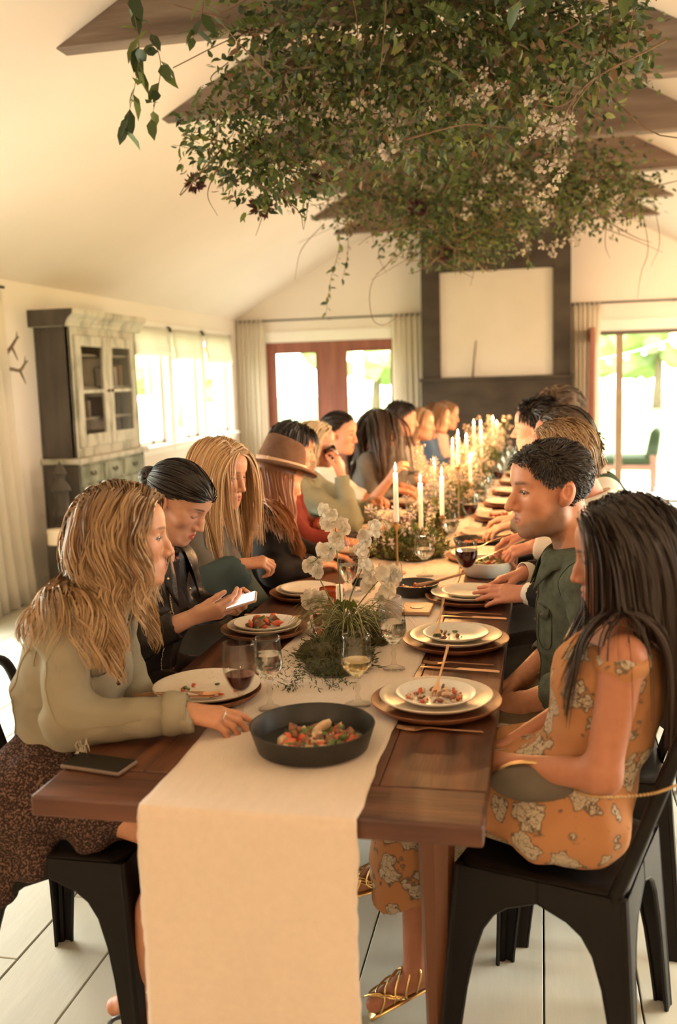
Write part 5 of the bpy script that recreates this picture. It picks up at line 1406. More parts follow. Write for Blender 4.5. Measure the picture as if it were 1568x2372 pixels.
# frayed rip at the elbow
c2 = p.snap('jacket', [el+(.05, -.04, -.035), el+(.055, -.04, -.035)], 2, .001)[0]
m_ = MB(); g = random.Random(4)
for k in range(16):
    a = np.array((g.uniform(-.012, .012), -.004, g.uniform(-.016, .016))); m_.tube(bez([c2+a, c2+a+(g.uniform(-.01, .01), -.007, -.008), c2+a+(g.uniform(-.012, .012), -.004, -.02)], 5), .0011, 4)
p.child(m_, 'frayed_rip', 'denim_pale', jk)
p.hair(((.11, .058, .028), (.33, .195, .09), (.46, .30, .155)), n=5200, length=.38, seg=24, part=.02, back=.42, flow=(.16, -.05, 0), vol=.024, wave=.015, wfreq=34, width=.0019, clump=.66, locks=60, lenvar=.35)
for q, (tp, e_, nn) in enumerate(p.tips[1][:2]):
    p.child(MB().ball(tp+e_*.004+nn*.004, (.0055, .0055, .0035), 10, 6), 'fingernail', 'nail_red')
a_ = p.tips[1][2][0]; rg = MB().tube([p.arms[1]['wr']+np.array((.098, .018, -.012))+(.011*math.cos(t)*np.array((0, .9, .3))+.011*math.sin(t)*np.array((.2, 0, .95))) for t in np.linspace(0, 2*PI, 18)], .0016, 6)
p.child(rg, 'ring', 'silver')
sd = MB().tube(bez([(-1.03, 1.955, .06), (-1.0, 1.94, .09), (-.95, 1.955, .095), (-.94, 2.015, .09), (-1.0, 2.03, .09), (-1.03, 2.015, .06)], 20), .006, 6).tube([(-1.04, 1.985, .012), (-.83, 1.985, .012)], .022, 8, flat=.5)
p.child(sd, 'sandal', 'shoe_black')
place_chair(-1.15, 2.13, -PI/2, WHO['L1'])

# ================================================================ L2: leather jacket, phone
p = Person('L2', 'woman in a black leather jacket looking down at her lit phone', (-1.25, 2.82, 0), -.06, (-1.30, 2.80, .615), (-1.255, 2.82, .89), (-1.20, 2.83, 1.04), (-1.133, 2.845, 1.228), (-.16, -.55, .03), 1.06, .15,
           skin=(.54, .29, .19), lod=3, lids=0, closed=True, lips=(.42, .06, .05), brow=(.02, .012, .01),
           arms={1: dict(el=(-1.19, 2.62, .83), wr=(-1.035, 2.675, .895), hd=(.97, .12, .18), hn=(-.1, -.75, -.65), curl=(.45, .5, .5, .55), thumb=(.25, .1), spread=.03),
                 -1: dict(el=(-1.16, 3.02, .83), wr=(-1.0, 2.86, .885), hd=(.85, -.50, .10), hn=(.1, .7, -.6), curl=(.5, .55, .55, .6), thumb=(.3, .15), spread=.03)}, legs=std_legs(-1.3, 2.82, 1, -.84))
p.body()
p.garment('dress', 'dress_dark', .007, 0, legs=True, extra=[CAP((-1.28, 2.72, .6), (-.95, 2.72, .585), .10, .09, .05), CAP((-1.28, 2.90, .6), (-.95, 2.92, .585), .10, .09, .05)], wr=.004, vneck=.052, calf=False)
jk = p.garment('jacket', 'leather', .021, (1.55, 1.7), hem=.655, open_front=.07, wr=.010, freq=16)
p.collar('leather', .068, .045, .04, .8, parent=jk, name='lapel', tip=.09)
zp = p.snap('jacket', [(-1.12, 2.735, .985), (-1.115, 2.73, .93), (-1.125, 2.725, .86), (-1.155, 2.72, .79), (-1.16, 2.72, .70)], 40, .003)
m_ = MB()
for a in zp[::1]: m_.ball(a, .0028, 6, 4)
p.child(m_.tube(zp, .0014, 5), 'zipper', 'zip', jk)
for c in ((-1.125, 2.735, 1.0), (-1.14, 2.93, 1.0), (-1.12, 2.93, .93)):
    p.child(MB().ball(p.snap('jacket', [c, np.array(c)+.001], 2, .004)[0], .006, 8, 6), 'stud', 'zip', jk)
p.hair(DARK, n=4200, length=.20, seg=12, style='back', target=p.H+p.R@np.array((0, -.125, .015)), vol=.004, width=.0020, clump=.2, locks=30, capoff=.0015, hairline=(.018, .45, .9))
m_ = MB(); bc_ = p.H+p.R@np.array((0, -.128, .012))
for k in range(60):
    g = np.random.default_rng(k); a = unit(g.normal(size=3)); b = unit(np.cross(a, g.normal(size=3))); m_.tube([bc_+.032*(a*math.cos(t)+b*math.sin(t)) for t in np.linspace(0, 3.5, 12)], .0045, 5)
p.child(m_, 'hair_bun', mat('hair_dark', DARK[0], .4, col2=DARK[1], scale=30))
place_chair(-1.30, 2.82, -PI/2, WHO['L2'])

# ================================================================ L3: straight blonde
p = Person('L3', 'woman with long straight blonde hair in a taupe jacket, hand raised', (-1.28, 3.42, 0), -.15, (-1.32, 3.42, .615), (-1.28, 3.42, .91), (-1.225, 3.42, 1.085), (-1.185, 3.41, 1.258), (-.30, -.20, 0), 1.06, .155,
           skin=(.54, .24, .13), lod=3, lids=.35, lips=(.40, .09, .07), brow=(.14, .08, .04), gaze=(0, -.5),
           arms={1: dict(el=(-1.17, 3.20, .855), wr=(-1.075, 3.275, .935), hd=(.86, .35, .10), hn=(-.1, -.35, .85), curl=(.75, .95, 1.0, 1.0), thumb=(.4, .5)),
                 -1: dict(el=(-1.22, 3.64, .82), wr=(-1.08, 3.50, .66), hd=(.8, -.5, -.2), hn=(0, .4, .8), curl=.8)}, legs=std_legs(-1.3, 3.42, 1, -.84))
p.body()
p.garment('trousers', 'trousers', .012, 0, torso=False, legs=True, extra=[ELL(p.hips, (.16, .12, .12), p.B0, .05)], wr=.003)
jk = p.garment('jacket', 'taupe', .021, 0.95, hem=.62, wr=.010, vneck=.055)
p.garment('sleeve', 'sleeve_teal', .020, (1.80, 1.80), torso=False, flare=.030, wr=.004, cuts=[CUT((-.3, 0, .95), (-1.17, 3.2, .955))])
p.hair(((.34, .19, .085), (.52, .32, .155), (.56, .36, .18)), n=4200, length=.40, seg=18, part=.0, back=.28, vol=.018, wave=.0025, wfreq=22, width=.0019, clump=.35, locks=60, lenvar=.12, grav=1.7)
place_chair(-1.34, 3.42, -PI/2, WHO['L3'])

# ================================================================ L4: felt hat
p = Person('L4', 'person in a brown felt hat with long auburn hair and a black coat', (-1.24, 3.98, 0), .45, (-1.28, 3.96, .615), (-1.22, 3.97, .89), (-1.18, 3.99, 1.04), (-1.125, 4.02, 1.165), (.75, -.30, 0), 1.05, .165,
           skin=(.58, .26, .14), lod=2, arms={1: dict(el=(-1.10, 3.80, .80), wr=(-.98, 3.93, .80), hd=(.7, .7, 0), hn=(0, 0, 1)), -1: dict(el=(-1.15, 4.22, .82), wr=(-1.0, 4.18, .80), hd=(.9, .2, 0), hn=(0, 0, 1))}, legs=std_legs(-1.3, 3.98, 1, -.84))
p.body()
p.garment('trousers', 'trousers', .012, 0, torso=False, legs=True, extra=[ELL(p.hips, (.16, .12, .12), p.B0, .05)], wr=.003)
p.garment('coat', 'black_cloth', .026, 1.95, hem=.56, wr=.011)
p.hair(((.16, .055, .022), (.34, .14, .055), (.42, .19, .08)), n=2600, length=.42, seg=18, back=-.1, vol=.014, wave=.010, wfreq=30, width=.0021, clump=.6, locks=40, flow=(.7, -.2, 0), zmax=.035)
ht = MB(); Hh = p.H+p.R@np.array((0, -.01, .058)); Q = p.R
def hat_pt(r, a, z, ell=1.12): return Hh+Q@np.array((r*math.sin(a), r*math.cos(a)*ell, z))
G = []
for r, z in ((.150, -.012), (.152, -.006), (.125, .0), (.10, .0), (.094, .010), (.092, .05), (.086, .09), (.078, .115), (.068, .122), (.05, .112), (.02, .10), (.004, .098)):
    G.append([hat_pt(r*(1 if z < .08 else 1-.05*math.cos(2*a)), a, z+(.016*abs(math.sin(a)) if r > .11 else 0)-(.012*math.cos(a) if z > .1 else 0)) for a in np.linspace(0, 2*PI, 49)[:-1]])
hat = thing('felt_hat', 'wide-brimmed brown felt hat with a pale leather band', 'hat', tuple(Hh))
o = MB().sheet(np.array(G)-Hh, closed=True).build('crown_and_brim', 'felt', hat, smooth=True); q = o.modifiers.new('thick', 'SOLIDIFY'); q.thickness = .004
MB().sheet(np.array([[hat_pt(.1015, a, z) for a in np.linspace(0, 2*PI, 41)[:-1]] for z in (.006, .030)])-Hh, closed=True).build('hat_band', 'hat_band', hat, smooth=True).modifiers.new('thick', 'SOLIDIFY').thickness = .003
MB().tube(np.array([hat_pt(.102, PI/2+.9, .006), hat_pt(.106, PI/2+.95, .016), hat_pt(.104, PI/2+1.0, .03)])-Hh, .006, 6).build('band_knot', 'hat_band', hat, smooth=True)
place_chair(-1.33, 3.96, -PI/2, WHO['L4'])

# ================================================================ the guests farther along
def guest(key, label, side, y, hx, hz, look, hair, top, sleeves=1.9, male=False, skin=(.56, .27, .16), lod=1, sw=.155, arms=None, lean_=.12, hs=1.05, trous='trousers', hy=None, **kw):
    s = 1 if side == 'L' else -1; yaw = 0 if s > 0 else PI; hy = y if hy is None else hy
    hip = (hx-s*lean_, y, .615); ch = (hx-s*lean_*.75, y*.6+hy*.4, .90); nk = (hx-s*(lean_*.35+.02), y*.2+hy*.8, hz-.185); hd = (hx, hy, hz)
    A_ = {}
    for q in (1, -1):
        yy = y-s*q*.20
        A_[q] = dict(el=(hx-s*.02, yy-s*q*.02, .83), wr=(hx+s*.10, y-s*q*.12, .868), hd=(s, q*.3, -.1), hn=(0, 0, 1), curl=.5)
    if arms: A_.update(arms)
    p = Person(key, label, (hip[0], y, 0), yaw, hip, ch, nk, hd, look, hs, sw, male, skin, A_, std_legs(hip[0], y, s, hx+s*.28), lod, **kw)
    p.body()
    p.garment('trousers', trous, .012, 0, torso=False, legs=True, extra=[ELL(p.hips, (.16, .12, .12), p.B0, .05)], wr=.003, hc=.014)
    p.garment('top', top, .018, sleeves, hem=.60, wr=.010)
    p.hair(**hair)
    place_chair(hip[0]-s*.03, y, -PI/2*s, WHO[key])
    return p
LONG = dict(n=1400, seg=13, width=.0032, locks=30, clump=.5, hc=.01)
guest('L5', 'person in a dark red top with short black hair behind the felt hat', 'L', 4.50, -1.185, 1.27, (.35, -.25, 0), dict(cols=DARK, n=1260, length=.09, seg=7, style='short', vol=.014, width=.0028, clump=.4, locks=24, hc=.01), 'wine_red',
      arms={1: dict(el=(-1.10, 4.34, .84), wr=(-.93, 4.36, .835), hd=(1, .05, -.1), hn=(0, -.3, 1), curl=.5)})
g6 = guest('L6', 'blonde woman in a sage jacket lifting a glass to her mouth', 'L', 5.05, -1.20, 1.245, (.25, -.05, 0), dict(cols=((.40, .28, .15), (.62, .48, .30)), length=.26, wave=.006, wfreq=30, vol=.016, **LONG), 'sage',
      arms={1: dict(el=(-.98, 4.92, .84), wr=(-1.045, 4.95, 1.10), hd=(-.15, .2, .95), hn=(.9, -.2, .2), curl=.9), -1: dict(el=(-.97, 5.22, .84), wr=(-.90, 5.12, .92), hd=(.6, -.6, .3), hn=(0, .3, .9), curl=.6)})
gl = MB().lathe([(0, 0), (.026, 0), (.034, .05), (.036, .085), (.0345, .085), (.032, .05), (.024, .006), (0, .006)], 20).build('tumbler', 'glass', loc=(-1.075, 4.99, 1.16), smooth=True, rot=(0, -.5, 0))
tag(gl, 'small glass held to the mouth of the blonde woman in sage', 'glass', 'tumblers on the table')
guest('L7', 'person in a white top with dark pinned-up hair and raised forearm', 'L', 5.70, -1.20, 1.268, (-.20, -.12, 0), dict(cols=DARK, n=1260, length=.16, seg=8, style='back', vol=.012, width=.0028, clump=.3, locks=24, hc=.01, target=(-1.30, 5.70, 1.30)), 'white_cloth', sleeves=.8,
      arms={1: dict(el=(-.99, 5.52, .86), wr=(-.87, 5.50, 1.0), hd=(.5, .0, .8), hn=(-.5, -.5, .5), curl=.6)})
guest('L8', 'woman with very long dark hair leaning toward the table', 'L', 6.25, -1.03, 1.265, (.75, -.12, 0), dict(cols=((.018, .011, .008), (.045, .026, .016), (.10, .06, .035)), length=.52, vol=.02, back=.3, wave=.004, **LONG), 'grey_cloth', skin=(.55, .24, .14))
guest('L9', 'person with short black hair in grey beside the long-haired woman', 'L', 6.85, -.985, 1.30, (.15, -.1, 0), dict(cols=DARK, n=900, length=.07, seg=6, style='short', vol=.012, width=.0028, locks=20, hc=.012), 'grey_cloth', lod=0, male=True)
guest('L10', 'woman with light brown hair in a beige top past the tall blossoms', 'L', 7.40, -.915, 1.228, (-.1, -.05, 0), dict(cols=((.16, .09, .045), (.34, .20, .10)), length=.27, vol=.014, **LONG), 'beige_cloth', lod=0)
guest('L11', 'woman in a blue top with brown hair near the fireplace', 'L', 8.0, -.85, 1.245, (.1, -.1, 0), dict(cols=((.09, .045, .022), (.22, .12, .06)), length=.24, vol=.014, **LONG), 'blue_cloth', lod=0)
guest('L12', 'person in a pale pink top at the fireplace end of the table', 'L', 8.6, -.825, 1.242, (-.2, -.1, 0), dict(cols=((.14, .08, .04), (.30, .18, .09)), n=900, length=.10, seg=7, style='short', vol=.01, width=.0028, locks=20, hc=.012), 'pink_cloth', lod=0)

# ================================================================ R2: man in green shirt
p = Person('R2', 'man in a grey-green button shirt with dark cropped hair and stubble', (.12, 2.75, 0), PI+.10, (.13, 2.75, .62), (.115, 2.745, .905), (.098, 2.745, 1.068), (.025, 2.75, 1.272), (PI+.42, -.06, 0), 1.13, .185, True,
           skin=(.55, .25, .14), lod=3, smile=.5, stubble=.75, lids=.8, lips=(.34, .11, .08), brow=(.05, .03, .018), gaze=(0, -.15), bulk=1.06,
           arms={-1: dict(el=(.165, 2.50, .80), wr=(-.04, 2.62, .685), hd=(-.85, .35, -.3), hn=(-.3, -.5, .7), curl=.5), 1: dict(el=(.13, 3.0, .82), wr=(-.06, 2.80, .69), hd=(-.85, -.4, -.3), hn=(-.2, .4, .8), curl=.5)},
           legs=std_legs(.13, 2.75, -1, -.30))
p.body()
p.garment('trousers', 'trousers_tan', .014, 0, torso=False, legs=True, extra=[ELL(p.hips, (.165, .125, .12), p.B0, .05)], wr=.004)
st = p.garment('shirt', 'green_shirt', .019, (1.55, 1.6), hem=.60, wr=.012, freq=15, vneck=.030, hc=.0065)
p.collar('green_shirt', .074, .045, .030, .42, parent=st, tip=.05)
seam(p, 'shirt', [p.neck+(-.05, -.03, -.03), p.chest+(-.13, -.02, .05), p.chest+(-.14, -.02, -.08), p.hips+(-.15, -.02, .06)], .0022, m='green_shirt', name='placket', parent=st)
for z in (.07, -.01, -.09, -.17):
    c = p.snap('shirt', [p.chest+(-.14, -.015, z), p.chest+(-.14, -.015, z+.001)], 2, .003)[0]; p.child(MB().ball(c, .0055, 8, 6), 'button', 'bronze', st)
pk = p.snap('shirt', [p.chest+(-.12, -.05, .045), p.chest+(-.10, -.12, .04), p.chest+(-.095, -.125, -.06), p.chest+(-.12, -.055, -.06), p.chest+(-.12, -.05, .045)], 40, .002)
p.child(MB().tube(pk, .0022, 5), 'pocket', 'green_shirt', st)
f1 = p.snap('shirt', [p.chest+(-.12, -.05, .05), p.chest+(-.10, -.12, .045)], 8, .003); f2 = p.snap('shirt', [p.chest+(-.12, -.05, .028), p.chest+(-.11, -.085, .012), p.chest+(-.10, -.12, .022)], 8, .005)
o = p.child(MB().sheet([f1, f2]), 'pocket_flap', 'green_shirt', st); q = o.modifiers.new('thick', 'SOLIDIFY'); q.thickness = .003
p.child(MB().ball(p.snap('shirt', [p.chest+(-.11, -.085, .022), p.chest+(-.11, -.085, .023)], 2, .006)[0], .005, 8, 6), 'button', 'bronze', st)
seam(p, 'shirt', [p.sh[-1]+(-.06, .03, -.03), p.sh[-1]+(-.04, -.01, .05), p.sh[-1]+(.02, .0, .06), p.sh[-1]+(.07, .02, 0)], .0014, m='green_vest', parent=st)
p.hair(((.012, .008, .006), (.03, .018, .012)), n=7000, length=.030, seg=5, style='up', vol=.0035, width=.0012, clump=.5, locks=240, hairline=(-.018, 1.15, .55), capoff=.0025, grav=.15, lenvar=.5, back=.3)
place_chair(.15, 2.75, PI/2, WHO['R2'])

# ================================================================ R1: floral dress
p = Person('R1', 'woman in an orange floral dress with long dark hair', (.06, 2.18, 0), PI-.06, (.085, 2.175, .625), (.158, 2.155, .905), (.172, 2.145, 1.04), (.182, 2.155, 1.192), (PI+.02, -.14, 0), 1.06, .148,
           skin=(.40, .165, .088), lod=3, lids=.45, lips=(.36, .10, .08), brow=(.02, .012, .01), gaze=(0, -.4),
           arms={-1: dict(el=(.125, 1.955, .765), wr=(-.055, 2.07, .728), hd=(-.82, .5, -.1), hn=(-.2, -.2, .9), curl=(.3, .4, .5, .5)), 1: dict(el=(.10, 2.37, .775), wr=(-.06, 2.24, .715), hd=(-.85, -.45, -.1), hn=(0, .3, .9), curl=.4)},
           legs={1: ((-.30, 2.36, .575), (-.31, 2.20, .12), (-.41, 2.16, .04)), -1: ((-.33, 2.25, .62), (-.385, 2.27, .36), (-.475, 2.26, .30))})
p.body()
sk = [CAP((.06, 2.11, .635), (-.30, 2.25, .615), .118, .085, .06), CAP((.06, 2.27, .635), (-.30, 2.36, .60), .118, .085, .06), CAP((.11, 2.06, .595), (.0, 2.05, .585), .075, .07, .05),
      CAP((.02, 2.10, .61), (-.13, 2.19, .60), .085, .08, .05), CAP((-.33, 2.26, .60), (-.35, 2.28, .28), .08, .085, .06), CAP((-.33, 2.36, .58), (-.31, 2.34, .26), .085, .095, .06), CAP((-.20, 2.37, .58), (-.17, 2.37, .32), .085, .09, .06), CAP((-.05, 2.34, .58), (-.02, 2.34, .22), .06, .08, .06), CAP((.08, 2.38, .56), (.10, 2.38, .2), .05, .07, .06)]
ds = p.garment('dress', 'dress_floral', .010, 0, extra=sk, wr=.009, freq=22, cuts=[CUT((.25, .1, -1), (-.34, 2.2, .27)), CUT((0, 0, 1), (0, 0, 1.01))], vneck=.05, hc=.0075)
for q in (1, -1):
    pts = [p.chest+p.B@np.array((q*.075, .115, .06)), p.chest+p.B@np.array((q*.082, .08, .13)), p.sh[q]*.5+p.neck*.5+(0, 0, .035), p.chest+p.B@np.array((q*.08, -.09, .11)), p.chest+p.B@np.array((q*.07, -.125, .05))]
    p.child(MB().tube(bez(pts, 20), .007, 6, flat=.35), 'dress_strap', 'dress_floral', ds)
p.hair(((.012, .008, .007), (.030, .018, .013), (.038, .022, .015)), n=5200, length=.50, seg=20, part=0., back=1.15, vol=.020, wave=.003, wfreq=16, width=.0021, clump=.35, locks=60, lenvar=.2, grav=1.9)
for (an, to, nm) in (((-.385, 2.27, .36), (-.475, 2.26, .30), 'up'), ((-.31, 2.20, .12), (-.41, 2.16, .04), 'dn')):
    an, to = np.array(an), np.array(to); d_ = unit(to-an); s_ = unit(np.cross(d_, UP)); u_ = np.cross(s_, d_); m_ = MB()
    m_.tube([an-d_*.05-UP*.075, to-u_*.026, to+d_*.03-u_*.02], .02, 8, flat=.35)
    for k_, t in enumerate((0, .15, .3, .45, .6, .75, .9)):
        c = an-UP*.02+(to-an+UP*.02)*t; m_.tube([c+(.037-.007*t)*(s_*math.cos(a)+u_*math.sin(a))+d_*.026*math.sin(2*a+k_) for a in np.linspace(-.35, PI+.35, 16)], .0026, 6)
    p.child(m_, 'sandal', 'gold')
place_chair(.045, 2.19, PI/2-.28, WHO['R1'])
t = thing('clutch_bag', 'small taupe clutch bag with a chain in the lap of the woman in orange', 'bag', (-.02, 2.02, .708), -.1)
MB().ball((0, 0, 0), (.095, .028, .042), 22, 14).build('pouch', 'taupe', t, smooth=True)
MB().tube(bez([(-.088, 0, .012), (-.04, 0, .044), (.03, 0, .046), (.09, 0, .008)], 14), .0045, 6).build('clasp_frame', 'brass', t, smooth=True)
m_ = MB(); ch = bez([(.09, 0, .0), (.12, -.06, .015), (.18, -.10, .035), (.25, -.10, .05), (.30, -.09, .07)], 40)
for a in ch: m_.ball(a, .0036, 6, 4)
m_.build('chain', 'brass', t, smooth=True)

# ================================================================ R3-R6
p = guest('R3', 'blond man in a black suit with white cuffs resting both hands on his plate', 'R', 3.42, .075, 1.305, (PI-.1, -.05, 0), dict(cols=((.17, .095, .045), (.38, .24, .12)), n=2600, length=.060, seg=8, style='back', vol=.006, width=.0021, clump=.4, locks=50, hc=.008, wave=.002, grav=1.6), 'black_suit', 1.88, True, (.56, .24, .15), 2, .19, hs=1.10, lean_=.22,
      arms={-1: dict(el=(.16, 3.18, .83), wr=(-.035, 3.33, .832), hd=(-.97, .14, -.02), hn=(-.1, -.62, .78), curl=(.10, .12, .16, .25), thumb=(.35, .1), spread=.05), 1: dict(el=(.15, 3.66, .85), wr=(-.055, 3.50, .872), hd=(-.88, -.28, -.20), hn=(-.2, .25, .92), curl=(.25, .5, .6, .6), thumb=(.4, .2))})
for q in (1, -1):
    a = p.arms[q]; d_ = unit(a['wr']-a['el']); e1 = unit(np.cross(d_, UP)); e2 = np.cross(d_, e1)
    G = [[a['wr']+d_*(t-.05)+(.040)*(e1*math.cos(b)+e2*math.sin(b)) for b in np.linspace(0, 2*PI, 21)[:-1]] for t in (0, .03, .062)]
    o = p.child(MB().sheet(G, closed=True), 'shirt_cuff', 'white_cloth'); o.modifiers.new('thick', 'SOLIDIFY').thickness = .003
p.collar('white_cloth', .070, .042, .02, .5, name='shirt_collar')
a = p.arms[-1]; tdir = unit(np.array(a['hd'])); rc = a['wr']+tdir*.105+np.array((0, -.004, -.008))
p.child(MB().tube([rc+.0115*(np.array((0, .78, .62))*math.cos(t)+np.array((.1, -.62, .78))*math.sin(t)) for t in np.linspace(0, 2*PI, 18)], .0016, 6), 'ring', 'gold')

p = guest('R4', 'man in a dark green waistcoat and white shirt cutting his food', 'R', 4.08, .09, 1.32, (PI-.05, -.12, 0), dict(cols=((.03, .018, .011), (.075, .045, .026)), n=1800, length=.09, seg=7, style='back', vol=.010, width=.0026, clump=.4, locks=40, hc=.008), 'white_cloth', 1.9, True, (.55, .24, .15), 2, .19, hs=1.10, lean_=.32,
      arms={-1: dict(el=(.24, 3.84, .88), wr=(-.02, 3.93, .895), hd=(-.92, .1, -.25), hn=(-.2, -.35, .9), curl=(.55, .8, .9, .95), thumb=(.35, .4)), 1: dict(el=(.2, 4.32, .86), wr=(-.06, 4.12, .91), hd=(-.9, -.15, -.25), hn=(-.2, .3, .9), curl=(.55, .8, .9, .95), thumb=(.35, .4))})
p.garment('waistcoat', 'green_vest', .026, 0, hem=.60, wr=.003, vneck=.05, bust=False, cuts=[])
tilt_item(knife0, 'copper knife in the hand of the ' + WHO['R4'], (-.165, 3.93, .875), (-.80, .05, -.36))
tilt_item(fork0, 'copper fork in the hand of the ' + WHO['R4'], (-.195, 4.10, .885), (-.80, -.02, -.36))
guest('R5', 'man with dark swept-up hair in a grey jacket beside the waistcoat', 'R', 4.78, -.02, 1.335, (PI-.15, -.05, 0), dict(cols=DARK, n=1500, length=.085, seg=7, style='up', vol=.012, width=.0028, clump=.4, locks=30, hc=.01, grav=.3), 'grey_cloth', 1.9, True, (.60, .36, .27), 1, .18)
guest('R6', 'person with tousled brown hair in a black top farther along', 'R', 5.42, .10, 1.39, (PI+.05, -.05, 0), dict(cols=((.06, .035, .02), (.16, .10, .055)), n=1350, length=.09, seg=7, style='up', vol=.016, width=.0028, clump=.5, locks=26, hc=.01, wave=.006, wfreq=60), 'black_cloth', 1.9, True, (.52, .25, .16), 1, .18)

# ---------------------------------------------------------------- plants
def vmat(name, rough=.6, tl=.25):
    m = mat(name, (1, 1, 1), rough, vcol=True, col2=(.72, .72, .72), scale=25)
    nt = m.node_tree; p = nt.nodes['Principled BSDF']; tr = nt.nodes.new('ShaderNodeBsdfTranslucent'); ms = nt.nodes.new('ShaderNodeMixShader'); ms.inputs[0].default_value = tl
    nt.links.new(p.inputs['Base Color'].links[0].from_socket, tr.inputs[0]); nt.links.new(p.outputs[0], ms.inputs[1]); nt.links.new(tr.outputs[0], ms.inputs[2]); nt.links.new(ms.outputs[0], nt.nodes['Material Output'].inputs[0])
vmat('leaf', .5, .25); vmat('petal', .7, .3); vmat('moss', .95, .05)
mat('stem', (.10, .13, .04), .6, col2=(.16, .19, .06), scale=20)
mat('twig', (.10, .055, .03), .8, col2=(.17, .10, .055), scale=20)
LEAF_V = np.array([(0, 0, 0), (.30, .20, .05), (.30, 0, 0), (.30, -.20, .05), (.66, .17, .03), (.66, 0, -.02), (.66, -.17, .03), (1, 0, -.10)])
LEAF_F = np.array([(0, 2, 1), (0, 3, 2), (1, 2, 5), (1, 5, 4), (2, 3, 6), (2, 6, 5), (4, 5, 7), (5, 6, 7)])
GREENS = np.array([(.030, .050, .016), (.055, .085, .022), (.090, .125, .030), (.14, .17, .040), (.19, .19, .055), (.17, .10, .045), (.08, .055, .030)])
def leaf_cloud(P, D, S, cols, wid=1., g=None):
    """one array of leaves: positions, directions, lengths"""
    g = g or rng; n = len(P); D = D/np.linalg.norm(D, axis=1)[:, None]
    a = g.normal(size=(n, 3)); Y = np.cross(a, D); Y /= np.linalg.norm(Y, axis=1)[:, None]; Z = np.cross(D, Y)
    L = LEAF_V*np.array((1, wid, 1)); V = P[:, None]+S[:, None, None]*(L[None, :, 0, None]*D[:, None]+L[None, :, 1, None]*Y[:, None]+L[None, :, 2, None]*Z[:, None])
    F = (LEAF_F[None]+(np.arange(n)*8)[:, None, None]).reshape(-1, 3)
    C = np.repeat(cols[:, None], 8, 1).reshape(-1, 3)
    return V.reshape(-1, 3), F, C
def join(parts):
    V = []; F = []; C = []; k = 0
    for v, f, c in parts: V.append(v); F.append(f+k); C.append(c); k += len(v)
    return np.concatenate(V), np.concatenate(F), np.concatenate(C)
def pick_cols(n, g, w=(.22, .26, .22, .12, .05, .08, .05)):
    c = GREENS[g.choice(7, n, p=np.array(w)/sum(w))]; return c*g.uniform(.75, 1.3, (n, 1))

# one leaf mesh for each colour, shared by the single leaves
leaf_meshes = []
for k, c in enumerate(GREENS[:6]):
    me = bpy.data.meshes.new('leaf'); me.from_pydata([tuple(v) for v in LEAF_V*np.array((1, 1.15, 1))], [], [tuple(map(int, f)) for f in LEAF_F]); me.update()
    a = me.color_attributes.new('Col', 'FLOAT_COLOR', 'POINT'); a.data.foreach_set('color', np.tile((*c, 1), 8).astype(np.float32)); me.polygons.foreach_set('use_smooth', [True]*8)
    me.materials.append(M['leaf']); leaf_meshes.append(me)
def leaf_obj(parent, p, d, s, k, g):
    o = bpy.data.objects.new('leaf', leaf_meshes[k]); COL.objects.link(o); o.parent = parent; o.location = tuple(p); o.scale = (s, s, s)
    o.rotation_mode = 'QUATERNION'; o.rotation_quaternion = Vector(d).to_track_quat('X', 'Z') @ Quaternion((1, 0, 0), g.uniform(-1.2, 1.2))
    return o
def frond(parent, p0, d, L, g, col, name='fern_frond'):
    d = unit(d); side = unit(np.cross(d, (0, 0, 1.))+1e-6); up = np.cross(side, d); n = 26; P = []; D = []; S = []
    for k in range(n):
        t = (k+1)/n; c = np.asarray(p0)+d*L*t-np.array((0, 0, 1))*L*.35*t*t
        w_ = L*.24*math.sin(PI*min(1, .12+t*.86))**.8*(1-.25*t)
        for q in (-1, 1): P.append(c); D.append(side*q+d*.45+up*.1); S.append(w_)
    n2 = len(P); V, F, C = leaf_cloud(np.array(P), np.array(D), np.array(S), np.array(col)*g.uniform(.8, 1.2, (n2, 1)), .55, g)
    return obj_from(name, V, F, 'leaf', parent, cols=C)
def bloom(parent, c, r, col, g, name, n=46, flat=1., lw=1.6):
    """ball of small petals"""
    d = g.normal(size=(n, 3)); d /= np.linalg.norm(d, axis=1)[:, None]; P = np.asarray(c)+d*r*.45*np.array((1, 1, flat))
    V, F, C = leaf_cloud(P, d+g.normal(size=(n, 3))*.35, r*g.uniform(.45, .75, n), np.array(col)*g.uniform(.75, 1.2, (n, 1)), lw, g)
    return obj_from(name, V, F, 'petal', parent, cols=C)
def vine(mbx, pts, r=.0022, n=24): mbx.tube(bez(pts, n), [r, r*.9, r*.4], 5); return bez(pts, n)

